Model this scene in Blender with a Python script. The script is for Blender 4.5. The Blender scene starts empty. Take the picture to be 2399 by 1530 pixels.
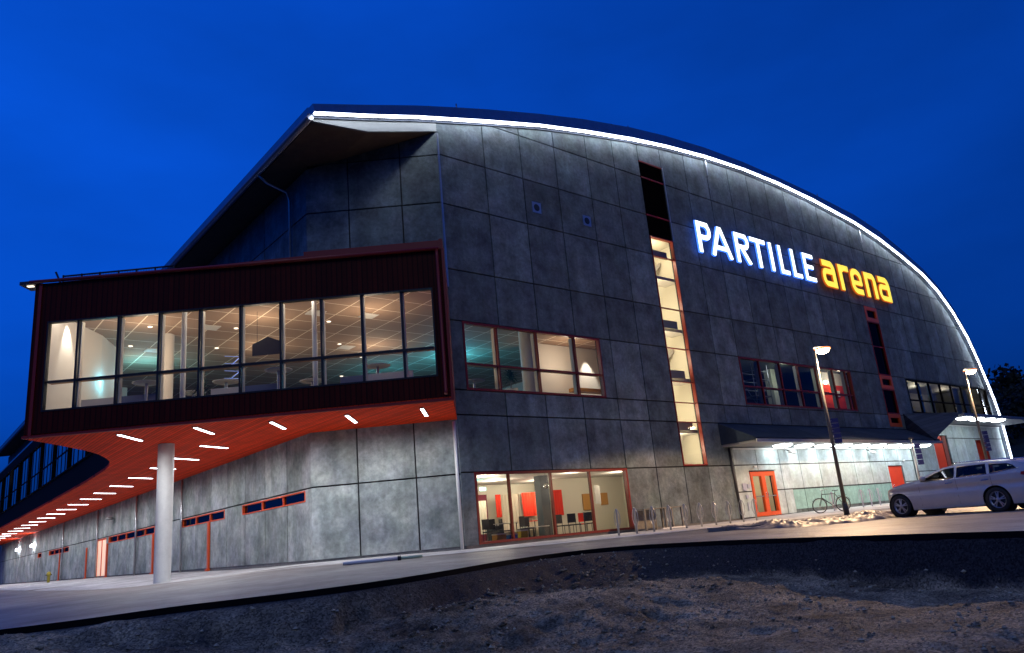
import bpy, math, random
import numpy as np
from mathutils import Vector, noise
random.seed(7)
scene = bpy.context.scene
COL = scene.collection
rad = math.radians

# ------------------------------------------------------------------ camera
CAM = Vector((-16.33, -22.78, 0.4))
PITCH, ROLL, YAW = rad(15.312), rad(-5.326), rad(49.528)
fw = Vector((math.cos(YAW)*math.cos(PITCH), math.sin(YAW)*math.cos(PITCH), math.sin(PITCH)))
r0 = Vector((math.sin(YAW), -math.cos(YAW), 0))
u0 = r0.cross(fw)
rt = r0*math.cos(ROLL) + u0*math.sin(ROLL)
up = -r0*math.sin(ROLL) + u0*math.cos(ROLL)
cd_ = bpy.data.cameras.new("camera"); cam = bpy.data.objects.new("camera", cd_); COL.objects.link(cam)
cd_.sensor_width = 36; cd_.lens = 1765.83/2399*36; cd_.clip_end = 3000; cd_.clip_start = .05
from mathutils import Matrix
cam.matrix_world = Matrix(((rt.x, up.x, -fw.x, CAM.x), (rt.y, up.y, -fw.y, CAM.y), (rt.z, up.z, -fw.z, CAM.z), (0, 0, 0, 1)))
scene.camera = cam

# ------------------------------------------------------------------ world: deep blue dusk sky
W = bpy.data.worlds.new("World"); scene.world = W; W.use_nodes = True
nt = W.node_tree; nt.nodes.clear()
def N(t, **k):
    n = nt.nodes.new(t)
    for a, b in k.items(): setattr(n, a, b)
    return n
tc = N('ShaderNodeTexCoord'); mp = N('ShaderNodeMapping'); L = nt.links.new
sep = N('ShaderNodeSeparateXYZ'); L(tc.outputs['Generated'], sep.inputs[0])
rmp = N('ShaderNodeValToRGB'); cr = rmp.color_ramp
cr.elements[0].position = 0.0; cr.elements[0].color = (0.0007, 0.020, 0.13, 1)
cr.elements[1].position = 1.0; cr.elements[1].color = (0.0008, 0.044, 0.37, 1)
for p, c in ((.10, (0.0007, 0.034, 0.24, 1)), (.28, (0.0010, 0.056, 0.43, 1)), (.5, (0.0012, 0.060, 0.47, 1)), (.75, (.001, .050, .41, 1))):
    e = cr.elements.new(p); e.color = c
L(sep.outputs['Z'], rmp.inputs[0])
# brighter towards the last light in the north-west (left in the photograph)
dot = N('ShaderNodeVectorMath', operation='DOT_PRODUCT'); L(tc.outputs['Generated'], dot.inputs[0]); dot.inputs[1].default_value = (-0.35, 0.93, 0.1)
mr = N('ShaderNodeMapRange'); mr.inputs['From Min'].default_value = -.1; mr.inputs['From Max'].default_value = .95
mr.inputs['To Min'].default_value = .60; mr.inputs['To Max'].default_value = 1.14; L(dot.outputs['Value'], mr.inputs[0])
nz = N('ShaderNodeTexNoise'); nz.inputs['Scale'].default_value = 2.2; nz.inputs['Detail'].default_value = 5
mp.inputs['Scale'].default_value = (1, 1, 2.6); L(tc.outputs['Generated'], mp.inputs[0]); L(mp.outputs[0], nz.inputs[0])
mr2 = N('ShaderNodeMapRange'); mr2.inputs['From Min'].default_value = .3; mr2.inputs['From Max'].default_value = .7
mr2.inputs['To Min'].default_value = .80; mr2.inputs['To Max'].default_value = 1.16; L(nz.outputs[0], mr2.inputs[0])
m1 = N('ShaderNodeMath', operation='MULTIPLY'); L(mr.outputs[0], m1.inputs[0]); L(mr2.outputs[0], m1.inputs[1])
vm = N('ShaderNodeVectorMath', operation='SCALE'); L(rmp.outputs[0], vm.inputs[0]); L(m1.outputs[0], vm.inputs['Scale'])
bg = N('ShaderNodeBackground'); L(vm.outputs[0], bg.inputs[0]); bg.inputs[1].default_value = 1.20
wo = N('ShaderNodeOutputWorld'); L(bg.outputs[0], wo.inputs[0])

# one soft, weak fill lamp added behind the camera, standing in for town glow
sd = bpy.data.lights.new("sun", 'SUN'); sun = bpy.data.objects.new("sun", sd); COL.objects.link(sun)
sd.energy = 0.25; sd.angle = rad(25); sd.color = (.88, 1, .80)
sun.rotation_euler = (rad(46), 0, rad(-35))

vs = scene.view_settings; vs.view_transform = 'Standard'; vs.look = 'None'; vs.exposure = 0; vs.gamma = 1; vs.use_curve_mapping = False
scene.cycles.use_denoising = True
scene.cycles.max_bounces = 6; scene.cycles.diffuse_bounces = 3; scene.cycles.glossy_bounces = 3; scene.cycles.transmission_bounces = 4
scene.cycles.transparent_max_bounces = 12; scene.cycles.caustics_reflective = False; scene.cycles.caustics_refractive = False
scene.cycles.sample_clamp_indirect = 3

# ------------------------------------------------------------------ helpers
def tag(o, label=None, cat=None, group=None, kind=None):
    if label: o['label'] = label
    if cat: o['category'] = cat
    if group: o['group'] = group
    if kind: o['kind'] = kind
    return o
def empty(name, loc=(0, 0, 0), label=None, cat=None, group=None, rz=0):
    o = bpy.data.objects.new(name, None); COL.objects.link(o); o.location = loc; o.rotation_euler = (0, 0, rz); o.empty_display_size = .2
    return tag(o, label, cat, group)
def copy_tree(o, parent=None):
    c = o.copy(); COL.objects.link(c)
    if parent is not None: c.parent = parent
    for ch in list(o.children): copy_tree(ch, c)
    return c

class MB:
    def __init__(s): s.v = []; s.f = []; s.m = []; s.t = []; s.tone = .5; s.mi = 0; s.sm = []; s.smooth = False
    def face(s, idx): s.f.append(tuple(idx)); s.m.append(s.mi); s.t.append(s.tone); s.sm.append(s.smooth)
    def add(s, vs_, fs):
        b = len(s.v); s.v += [tuple(p) for p in vs_]
        for f in fs: s.face([b+i for i in f])
        return s
    def box(s, a, b):
        (x0, y0, z0), (x1, y1, z1) = [min(p, q) for p, q in zip(a, b)], [max(p, q) for p, q in zip(a, b)]
        return s.add([(x0,y0,z0),(x1,y0,z0),(x1,y1,z0),(x0,y1,z0),(x0,y0,z1),(x1,y0,z1),(x1,y1,z1),(x0,y1,z1)],
              [(0,3,2,1),(4,5,6,7),(0,1,5,4),(1,2,6,5),(2,3,7,6),(3,0,4,7)])
    def obox(s, c, ax, ay, az, hx, hy, hz):
        c = Vector(c); ax, ay, az = Vector(ax), Vector(ay), Vector(az); P = []
        for dz in (-1, 1):
            for dx, dy in ((-1,-1),(1,-1),(1,1),(-1,1)): P.append(c+ax*dx*hx+ay*dy*hy+az*dz*hz)
        return s.add(P, [(0,3,2,1),(4,5,6,7),(0,1,5,4),(1,2,6,5),(2,3,7,6),(3,0,4,7)])
    def bar(s, a, b, w, h, upv=(0, 0, 1)):
        a, b = Vector(a), Vector(b); d = b-a; l = d.length; d = d/l; x = d.cross(Vector(upv))
        if x.length < 1e-4: x = d.cross(Vector((1, 0, 0)))
        x.normalize(); z = x.cross(d)
        return s.obox((a+b)/2, x, d, z, w/2, l/2, h/2)
    def prism(s, poly, d):          # poly: 3-D points in one plane, d: extrusion vector
        n = len(poly); d = Vector(d); P = [Vector(p) for p in poly]
        s.add(P+[p+d for p in P], [tuple(range(n))[::-1], tuple(range(n, 2*n))]+[(i, (i+1) % n, n+(i+1) % n, n+i) for i in range(n)]); return s
    def tube(s, pts, r, n=10, r2=None, caps=True):
        pts = [Vector(p) for p in pts]; m = len(pts); sm = s.smooth; s.smooth = True
        rs = r if isinstance(r, (list, tuple)) else ([r]*m if r2 is None else [r+(r2-r)*i/(m-1) for i in range(m)])
        ref = None; V = []
        for i, p in enumerate(pts):
            t = (pts[min(i+1, m-1)]-pts[max(i-1, 0)]).normalized()
            if ref is None:
                ref = t.cross(Vector((0, 0, 1)))
                if ref.length < 1e-3: ref = t.cross(Vector((1, 0, 0)))
            x = (ref-t*ref.dot(t)).normalized(); ref = x; y = t.cross(x)
            V += [p+(x*math.cos(2*math.pi*k/n)+y*math.sin(2*math.pi*k/n))*rs[i] for k in range(n)]
        F = [(i*n+k, i*n+(k+1) % n, (i+1)*n+(k+1) % n, (i+1)*n+k) for i in range(m-1) for k in range(n)]
        s.add(V, F); s.smooth = sm
        if caps:
            b = len(s.v)-len(V); s.face([b+k for k in range(n)][::-1]); s.face([b+(m-1)*n+k for k in range(n)])
        return s
    def lathe(s, c, prof, n=24, axis='z'):   # prof: (r, h)
        sm = s.smooth; s.smooth = True; c = Vector(c); V = []
        for r, h in prof:
            for k in range(n):
                a = 2*math.pi*k/n; q = (r*math.cos(a), r*math.sin(a), h)
                if axis == 'y': q = (q[0], q[2], q[1])
                if axis == 'x': q = (q[2], q[0], q[1])
                V.append(c+Vector(q))
        s.add(V, [(i*n+k, i*n+(k+1) % n, (i+1)*n+(k+1) % n, (i+1)*n+k) for i in range(len(prof)-1) for k in range(n)])
        s.smooth = sm; return s
    def torus(s, c, ax, ay, R, r, n=32, m=8, R2=None):
        ax, ay = Vector(ax), Vector(ay); R2 = R2 or R
        pts = [Vector(c)+ax*R*math.cos(2*math.pi*i/n)+ay*R2*math.sin(2*math.pi*i/n) for i in range(n)]
        az = ax.cross(ay).normalized(); V = []; sm = s.smooth; s.smooth = True
        for i, p in enumerate(pts):
            o = (p-Vector(c)).normalized()
            V += [p+(o*math.cos(2*math.pi*k/m)+az*math.sin(2*math.pi*k/m))*r for k in range(m)]
        s.add(V, [(i*m+k, i*m+(k+1) % m, ((i+1) % n)*m+(k+1) % m, ((i+1) % n)*m+k) for i in range(n) for k in range(m)])
        s.smooth = sm; return s
    def grid(s, P, nu, nv, smooth=True):   # P list row-major nu*nv
        sm = s.smooth; s.smooth = smooth
        s.add(P, [(i*nv+j, i*nv+j+1, (i+1)*nv+j+1, (i+1)*nv+j) for i in range(nu-1) for j in range(nv-1)]); s.smooth = sm; return s
    def build(s, name, mat, parent=None, loc=None, fixn=True, bevel=0):
        me = bpy.data.meshes.new(name); me.from_pydata(s.v, [], s.f)
        mats = mat if isinstance(mat, (list, tuple)) else [mat]
        for m in mats: me.materials.append(m)
        me.polygons.foreach_set('material_index', s.m); me.polygons.foreach_set('use_smooth', s.sm)
        at = me.attributes.new('tone', 'FLOAT', 'FACE'); at.data.foreach_set('value', s.t)
        if fixn:
            import bmesh
            bm = bmesh.new(); bm.from_mesh(me); bmesh.ops.recalc_face_normals(bm, faces=bm.faces); bm.to_mesh(me); bm.free()
        o = bpy.data.objects.new(name, me); COL.objects.link(o)
        if parent is not None: o.parent = parent
        if loc is not None: o.location = loc
        if bevel:
            b = o.modifiers.new('bevel', 'BEVEL'); b.width = bevel; b.segments = 2; b.limit_method = 'ANGLE'
        me.update(); return o

# ------------------------------------------------------------------ materials
M = {}
def mat(name, base=(.5, .5, .5), rough=.6, metal=0, emit=None, es=0, noise_amt=0, nscale=3, bump=0, bscale=30, stretch=(1, 1, 1), tone=0, spec=.5, streak=0, hue=0):
    m = bpy.data.materials.new(name); m.use_nodes = True; t = m.node_tree; b = t.nodes['Principled BSDF']; lk = t.links.new
    b.inputs['Base Color'].default_value = (*base, 1); b.inputs['Roughness'].default_value = rough; b.inputs['Metallic'].default_value = metal
    b.inputs['Specular IOR Level'].default_value = spec
    if emit: b.inputs['Emission Color'].default_value = (*emit, 1); b.inputs['Emission Strength'].default_value = es
    if noise_amt or tone or streak or bump:
        g = t.nodes.new('ShaderNodeNewGeometry')
        pos = g.outputs['Position']
        fac = None
        def mulf(a, c):
            q = t.nodes.new('ShaderNodeMath'); q.operation = 'MULTIPLY'
            lk(a, q.inputs[0]); lk(c, q.inputs[1]); return q.outputs[0]
        def nzf(scale, amt, st, detail=6):
            mp = t.nodes.new('ShaderNodeMapping'); mp.inputs['Scale'].default_value = st; lk(pos, mp.inputs[0])
            n = t.nodes.new('ShaderNodeTexNoise'); n.inputs['Scale'].default_value = scale; n.inputs['Detail'].default_value = detail; n.inputs['Roughness'].default_value = .62; lk(mp.outputs[0], n.inputs[0])
            r = t.nodes.new('ShaderNodeMapRange'); r.inputs['From Min'].default_value = .3; r.inputs['From Max'].default_value = .7
            r.inputs['To Min'].default_value = 1-amt; r.inputs['To Max'].default_value = 1+amt; lk(n.outputs[0], r.inputs[0]); return r.outputs[0], n.outputs[0]
        nn = None
        if noise_amt:
            fac, nn = nzf(nscale, noise_amt, stretch)
            f2, _ = nzf(nscale*6, noise_amt*.5, stretch); fac = mulf(fac, f2)
        if streak:
            f3, _ = nzf(2.2, streak, (1, 1, .09)); fac = mulf(fac, f3) if fac else f3
        if tone:
            at = t.nodes.new('ShaderNodeAttribute'); at.attribute_name = 'tone'
            r = t.nodes.new('ShaderNodeMapRange'); r.inputs['To Min'].default_value = 1-tone; r.inputs['To Max'].default_value = 1+tone; lk(at.outputs['Fac'], r.inputs[0])
            fac = mulf(fac, r.outputs[0]) if fac else r.outputs[0]
        if fac:
            v = t.nodes.new('ShaderNodeVectorMath'); v.operation = 'SCALE'; v.inputs[0].default_value = base; lk(fac, v.inputs['Scale']); lk(v.outputs[0], b.inputs['Base Color'])
            if hue:
                hn = t.nodes.new('ShaderNodeTexNoise'); hn.inputs['Scale'].default_value = .9; hn.inputs['Detail'].default_value = 5; lk(pos, hn.inputs[0])
                h1 = t.nodes.new('ShaderNodeVectorMath'); h1.operation = 'MULTIPLY_ADD'; h1.inputs[1].default_value = (hue*2, hue*1.3, hue*2); h1.inputs[2].default_value = (1-hue, 1-hue*.65, 1-hue); lk(hn.outputs['Color'], h1.inputs[0])
                h2 = t.nodes.new('ShaderNodeVectorMath'); h2.operation = 'MULTIPLY'; lk(v.outputs[0], h2.inputs[0]); lk(h1.outputs[0], h2.inputs[1]); lk(h2.outputs[0], b.inputs['Base Color'])
        if bump:
            mp = t.nodes.new('ShaderNodeMapping'); mp.inputs['Scale'].default_value = (1, 1, 1); lk(pos, mp.inputs[0])
            n = t.nodes.new('ShaderNodeTexNoise'); n.inputs['Scale'].default_value = bscale; n.inputs['Detail'].default_value = 5; lk(mp.outputs[0], n.inputs[0])
            bp = t.nodes.new('ShaderNodeBump'); bp.inputs['Strength'].default_value = bump; bp.inputs['Distance'].default_value = .03; lk(n.outputs[0], bp.inputs['Height']); lk(bp.outputs[0], b.inputs['Normal'])
    M[name] = m; return m
def boards(name, base, pitch, axis, rough=.5, depth=.25, dark=.45, noise_amt=.12, spec=.12):
    m = mat(name, base, rough, noise_amt=noise_amt, nscale=1.2, spec=spec); t = m.node_tree; lk = t.links.new; b = t.nodes['Principled BSDF']
    g = t.nodes.new('ShaderNodeNewGeometry'); d = t.nodes.new('ShaderNodeVectorMath'); d.operation = 'DOT_PRODUCT'; d.inputs[1].default_value = axis; lk(g.outputs['Position'], d.inputs[0])
    a = t.nodes.new('ShaderNodeMath'); a.operation = 'DIVIDE'; a.inputs[1].default_value = pitch; lk(d.outputs['Value'], a.inputs[0])
    f = t.nodes.new('ShaderNodeMath'); f.operation = 'FRACT'; lk(a.outputs[0], f.inputs[0])
    c = t.nodes.new('ShaderNodeMath'); c.operation = 'LESS_THAN'; c.inputs[1].default_value = depth; lk(f.outputs[0], c.inputs[0])
    fl = t.nodes.new('ShaderNodeMath'); fl.operation = 'FLOOR'; lk(a.outputs[0], fl.inputs[0])
    wn = t.nodes.new('ShaderNodeTexWhiteNoise'); wn.noise_dimensions = '1D'; lk(fl.outputs[0], wn.inputs['W'])
    r2 = t.nodes.new('ShaderNodeMapRange'); r2.inputs['To Min'].default_value = .8; r2.inputs['To Max'].default_value = 1.15; lk(wn.outputs['Value'], r2.inputs[0])
    r = t.nodes.new('ShaderNodeMapRange'); r.inputs['To Min'].default_value = 1; r.inputs['To Max'].default_value = dark; lk(c.outputs[0], r.inputs[0])
    q = t.nodes.new('ShaderNodeMath'); q.operation = 'MULTIPLY'; lk(r.outputs[0], q.inputs[0]); lk(r2.outputs[0], q.inputs[1])
    src = b.inputs['Base Color'].links[0].from_socket
    v = t.nodes.new('ShaderNodeVectorMath'); v.operation = 'SCALE'; lk(src, v.inputs[0]); lk(q.outputs[0], v.inputs['Scale']); lk(v.outputs[0], b.inputs['Base Color'])
    bp = t.nodes.new('ShaderNodeBump'); bp.inputs['Strength'].default_value = .6; bp.inputs['Distance'].default_value = .02; lk(r.outputs[0], bp.inputs['Height']); lk(bp.outputs[0], b.inputs['Normal'])
    return m
def glass(name, tint=(1, 1, 1), refl=1.0, ior=1.5, rough=0.0):
    m = bpy.data.materials.new(name); m.use_nodes = True; t = m.node_tree; t.nodes.clear(); lk = t.links.new
    o = t.nodes.new('ShaderNodeOutputMaterial'); tr = t.nodes.new('ShaderNodeBsdfTransparent'); tr.inputs[0].default_value = (*tint, 1)
    gl = t.nodes.new('ShaderNodeBsdfGlossy'); gl.inputs['Roughness'].default_value = rough; gl.inputs[0].default_value = (refl, refl, refl, 1)
    fr = t.nodes.new('ShaderNodeFresnel'); fr.inputs['IOR'].default_value = ior
    mx = t.nodes.new('ShaderNodeMixShader'); lk(fr.outputs[0], mx.inputs[0]); lk(tr.outputs[0], mx.inputs[1]); lk(gl.outputs[0], mx.inputs[2]); lk(mx.outputs[0], o.inputs[0])
    M[name] = m; return m

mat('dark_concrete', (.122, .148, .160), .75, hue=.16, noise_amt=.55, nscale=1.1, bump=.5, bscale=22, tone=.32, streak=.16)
mat('lit_concrete', (.28, .315, .31), .72, hue=.16, noise_amt=.50, nscale=.9, bump=.5, bscale=22, tone=.14, streak=.20)  # same concrete painted paler where the soffit lights fall
mat('entrance_lit_concrete', (.46, .53, .53), .65, hue=.12, noise_amt=.26, nscale=1.1, bump=.3, bscale=22, tone=.08, streak=.12)
mat('joint', (.02, .02, .022), .9)
mat('fascia_white', (.26, .27, .27), .6, noise_amt=.08, nscale=1)
mat('roof_metal', (.26, .28, .34), .32, metal=.85, noise_amt=.10, nscale=2)
mat('dark_metal', (.04, .04, .045), .45, metal=.4)
mat('soffit_brown', (.16, .11, .07), .8, noise_amt=.15, nscale=2)
mat('galv', (.42, .43, .45), .35, metal=.8, noise_amt=.12, nscale=4)
mat('white_paint', (.75, .75, .73), .5)
boards('red_soffit', (.94, .062, .012), .13, (1, 0, 0), .75, .16, .45)
boards('red_cladding', (.070, .007, .003), .17, (.7692, -.639, 0), .5, .3, .5)
mat('red_trim', (.30, .018, .007), .45)
mat('red_frame', (.20, .014, .006), .45)
mat('red_door', (.72, .055, .015), .4, noise_amt=.06, nscale=2)
mat('orange_frame', (.75, .10, .016), .4)
mat('black', (.012, .012, .014), .5)
mat('louvre', (.010, .008, .009), .8, spec=.05)
glass('window_glass', (.95, .95, .93), .8)
glass('side_glass', (.75, .78, .82), .62, 1.5)
glass('dark_glass', (.30, .32, .36), .14, 1.5)
glass('car_glass', (.45, .47, .5), .9, 1.5)
mat('led', (1, 1, 1), .5, emit=(.80, .88, 1.0), es=22)
mat('tube_light', (1, 1, 1), .5, emit=(.92, .95, 1.0), es=9)
mat('disc_light', (1, 1, 1), .5, emit=(.86, .96, 1.0), es=17)
mat('sodium', (1, 1, 1), .5, emit=(1.0, .80, .50), es=60)
mat('downlight', (1, 1, 1), .5, emit=(1.0, .93, .82), es=14)
mat('dim_downlight', (1, 1, 1), .5, emit=(1.0, .86, .66), es=1.6)
mat('teal_lamp', (1, 1, 1), .5, emit=(.35, 1.0, .92), es=5)
mat('sign_white', (.9, .9, .9), .4, emit=(.86, .94, 1.0), es=2.4)
mat('sign_white_side', (.1, .2, .6), .4, emit=(.05, .20, 1.0), es=1.5)
mat('sign_yellow', (.9, .7, .1), .4, emit=(1.0, .80, .07), es=1.1)
mat('sign_yellow_side', (.5, .15, .02), .4, emit=(.9, .16, .005), es=.42)
mat('asphalt', (.24, .215, .185), .5, noise_amt=.45, nscale=.45, bump=.35, bscale=60, stretch=(1, 1, 1), spec=.4)
mat('paving', (.50, .50, .50), .6, noise_amt=.42, nscale=.5, bump=.2, bscale=50)
mat('kerb_stone', (.16, .16, .16), .8, noise_amt=.2, nscale=6)
mat('interior_ceiling', (.52, .43, .35), .8)
mat('interior_white', (.72, .68, .62), .7)
mat('interior_cream', (.82, .77, .64), .7)
mat('interior_teal', (.30, .55, .56), .7)
mat('interior_dark', (.05, .055, .06), .7)
mat('interior_floor', (.16, .14, .12), .5)
mat('wine', (.16, .012, .03), .6)
mat('wine_brown', (.24, .05, .035), .6)
mat('curtain_red', (.85, .045, .012), .8)
mat('curtain_cream', (.75, .66, .52), .8)
mat('wood_trim', (.58, .28, .06), .5)
mat('leaf', (.03, .07, .03), .7, noise_amt=.4, nscale=8)
mat('tyre', (.012, .012, .013), .7)
mat('rim', (.38, .39, .42), .3, metal=.8)
mat('car_paint', (.60, .56, .50), .24, metal=.25, noise_amt=.05, nscale=3)
mat('chrome', (.7, .7, .72), .15, metal=1)
mat('lens_clear', (.6, .62, .66), .1, metal=.5)
mat('tail_red', (.30, .01, .01), .3)
mat('tarp_plastic', (.15, .125, .118), .45, noise_amt=.12, nscale=5)
mat('sign_blue', (.03, .035, .15), .4)
mat('sign_face', (.45, .47, .60), .4)
mat('teal_panel', (.26, .44, .41), .65, noise_amt=.25, nscale=1.5, streak=.1)
mat('hydrant_yellow', (.5, .40, .05), .5)

# gridded ceiling: thin pale tile rails
def ceiling_material():
    m = mat('ceiling_tiles', (.50, .38, .28), .8); t = m.node_tree; lk = t.links.new; b = t.nodes['Principled BSDF']
    g = t.nodes.new('ShaderNodeNewGeometry'); br = t.nodes.new('ShaderNodeTexBrick'); lk(g.outputs['Position'], br.inputs[0])
    br.offset = 0; br.inputs['Scale'].default_value = 1; br.inputs['Brick Width'].default_value = 1.2; br.inputs['Row Height'].default_value = 1.2
    br.inputs['Mortar Size'].default_value = .022; br.inputs['Color1'].default_value = (.36, .235, .15, 1); br.inputs['Color2'].default_value = (.40, .26, .17, 1); br.inputs['Mortar'].default_value = (.95, .8, .6, 1)
    lk(br.outputs[0], b.inputs['Base Color'])
ceiling_material()

# ------------------------------------------------------------------ ground heights
EDGE = [(-60, 11.0, -.45), (-10.93, 11.54, -.32), (-7.92, 11.7, -.28), (-6.74, 11.84, -.25), (-5.5, 12.1, -.2), (-4.28, 12.15, -.18), (-2.94, 12.5, -.16), (-1.91, 13.98, -.15), (-.46, 17.13, -.13), (.85, 19.1, -.13),
        (2.48, 19.3, -.13), (4.17, 17.04, -.15), (5.94, 14.63, -.2), (6.7, 13.06, -.22), (7.35, 11.88, -.24), (8.02, 10.3, -.26), (9.0, 8.0, -.3), (14, 4, -.35), (60, 0, -.5)]
HX, HY = fw.x/math.hypot(fw.x, fw.y), fw.y/math.hypot(fw.x, fw.y)
def ad2xy(a, d): return CAM.x+a*r0.x+d*HX, CAM.y+a*r0.y+d*HY
def xy2ad(x, y): dx, dy = x-CAM.x, y-CAM.y; return dx*r0.x+dy*r0.y, dx*HX+dy*HY
GP = [(0,0,0),(10,0,0),(18,0,.05),(25,0,.1),(40,0,.15),(56,0,.18),(72,-5,.2),(5,-4,0),(12,-4,0),(22,-3,.08),(11,-8.5,-.07),(25,-8,.0),(7.3,-12.2,-.166),(6.9,-15.0,-.197),(8.6,-14.4,-.2),
      (12,-17,-.27),(3,-8.4,-.08),(4,-10.5,-.15),(20,-16,-.2),(40,-16,-.05),(60,-20,0),(-4.2,3.5,.03),(-4.2,20,.03),(-4.2,60,.03),(-4.2,100,.03),(-8.4,6.4,-.15),(-8.4,20,-.12),
      (-8,50,-.05),(-14,20,-.25),(-14,60,-.2),(-30,30,-.4),(-30,80,-.3),(-6,-3.5,-.02),(-3,-1.5,0),(-20,0,-.33),(-9,-4,-.1)]
GP += [(*ad2xy(a, d), z) for a, d, z in EDGE if abs(a) < 20]
GP = np.array(GP)
def tps(P, lam=.5):
    n = len(P); X = P[:, :2]; d = np.linalg.norm(X[:, None]-X[None], axis=2); K = np.where(d > 0, d*d*np.log(d+1e-9), 0)+lam*np.eye(n)
    A = np.zeros((n+3, n+3)); A[:n, :n] = K; A[:n, n] = 1; A[:n, n+1:] = X; A[n, :n] = 1; A[n+1:, :n] = X.T
    w = np.linalg.solve(A, np.r_[P[:, 2], 0, 0, 0])
    def f(x, y):
        r = np.hypot(X[:, 0]-x, X[:, 1]-y); return float((w[:n]*np.where(r > 0, r*r*np.log(r+1e-9), 0)).sum()+w[n]+w[n+1]*x+w[n+2]*y)
    return f
_g = tps(GP)
def G(x, y): return max(-.5, min(.22, _g(x, y)))
def edge_raw(a):
    for (a0, d0, z0), (a1, d1, z1) in zip(EDGE, EDGE[1:]):
        if a <= a1: 
            t = max(0, (a-a0)/(a1-a0)); return d0+(d1-d0)*t, z0+(z1-z0)*t
    return EDGE[-1][1:]

def edge_at(a):
    w = [edge_raw(a+.28*k) for k in range(-4, 5)]; c = [1, 2, 4, 5, 6, 5, 4, 2, 1]; n_ = sum(c)
    return sum(q[0]*k for q, k in zip(w, c))/n_+.05*noise.noise(Vector((a*1.3, 0, 3)))+.03*noise.noise(Vector((a*6, 0, 5))), sum(q[1]*k for q, k in zip(w, c))/n_
# road and forecourt sheet, cut away at the edge of the building pit in front
As = sorted(set([-60, -45, -35, -28, -22, -18, -15, -13]+[round(-12+.4*i, 2) for i in range(66)]+[16, 18, 21, 25, 30, 38, 48, 60, 75, 95]))
Ts = [0, .01, .03, .06, .1, .15, .2, .26, .33, .4, .48, .57, .67, .78, .9, 1.05, 1.25, 1.5, 1.8, 2.3, 3.2]
mb = MB(); P = []
for a in As:
    e, ez = edge_at(a)
    for t in Ts:
        d = e+t*50; x, y = ad2xy(a, d); P.append((x, y, G(x, y)))
mb.grid(P, len(As), len(Ts))
n0 = len(mb.v); V = []
for a in As:
    e, ez = edge_at(a); x, y = ad2xy(a, e); z = G(x, y); V += [(x, y, z), (x, y, z-.11)]
road = None
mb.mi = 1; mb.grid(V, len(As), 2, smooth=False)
mat('lip_shade', (.006, .006, .007), .9, spec=.1)  # road edge lip coloured near black for the shaded drop
road = mb.build('road', [M['asphalt'], M['lip_shade']], fixn=False); tag(road, 'worn grey road in front of the arena', 'road', kind='structure')

# paving round the foot of the building (4 mm above)
CA = rad(39.726); CDX, CDY = -math.cos(CA), math.sin(CA); CNX, CNY = -math.sin(CA), -math.cos(CA)
def Cp(u, off=0, z=0): return Vector((u*CDX+off*CNX, u*CDY+off*CNY, z))
XW = -4.19; YW = 3.48
def strip(inner, outer, name, m, lift, n=8):
    P = []
    for (a, b), (c, d) in zip(inner, outer):
        for k in range(n+1):
            t = k/n; x, y = a+(c-a)*t, b+(d-b)*t; P.append((x, y, G(x, y)+lift))
    return MB().grid(P, len(inner), n+1).build(name, m, fixn=False)
def densify(L, step=1.5):
    o = []
    for p, q in zip(L, L[1:]):
        k = max(1, int(math.dist(p, q)/step))
        o += [(p[0]+(q[0]-p[0])*i/k, p[1]+(q[1]-p[1])*i/k) for i in range(k)]
    return o+[L[-1]]
inn = [(XW, 92), (XW, 60), (XW, 30), (XW, 12), (XW, YW), (0, 0), (3, 0), (10, 0), (16, 0), (30, 0), (60, 0)]
out = [(-10.4, 92), (-10.4, 60), (-10.4, 30), (-10.2, 12), (-9.6, 4), (-3.2, -3.6), (3.0, -6.2), (10, -6.7), (16, -6.8), (30, -6.8), (60, -6.8)]
I2, O2 = [], []
for i in range(len(inn)-1):
    k = max(2, int(math.dist(inn[i], inn[i+1])/2))
    for j in range(k):
        t = j/k; I2.append((inn[i][0]+(inn[i+1][0]-inn[i][0])*t, inn[i][1]+(inn[i+1][1]-inn[i][1])*t)); O2.append((out[i][0]+(out[i+1][0]-out[i][0])*t, out[i][1]+(out[i+1][1]-out[i][1])*t))
I2.append(inn[-1]); O2.append(out[-1])
def slabs():
    t = M['paving'].node_tree; lk = t.links.new; b = t.nodes['Principled BSDF']; src = b.inputs['Base Color'].links[0].from_socket
    g = t.nodes.new('ShaderNodeNewGeometry'); br = t.nodes.new('ShaderNodeTexBrick'); lk(g.outputs['Position'], br.inputs[0]); br.inputs['Scale'].default_value = 1; br.inputs['Brick Width'].default_value = 1.4; br.inputs['Row Height'].default_value = .7
    br.inputs['Mortar Size'].default_value = .012; br.inputs['Color1'].default_value = (1, 1, 1, 1); br.inputs['Color2'].default_value = (.84, .84, .84, 1); br.inputs['Mortar'].default_value = (.45, .45, .45, 1)
    v = t.nodes.new('ShaderNodeVectorMath'); v.operation = 'MULTIPLY'; lk(src, v.inputs[0]); lk(br.outputs[0], v.inputs[1]); lk(v.outputs[0], b.inputs['Base Color'])
slabs()
tag(strip(I2, O2, 'pavement', M['paving'], .012, 10), 'pale paving round the foot of the arena', 'pavement', kind='structure')

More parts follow.
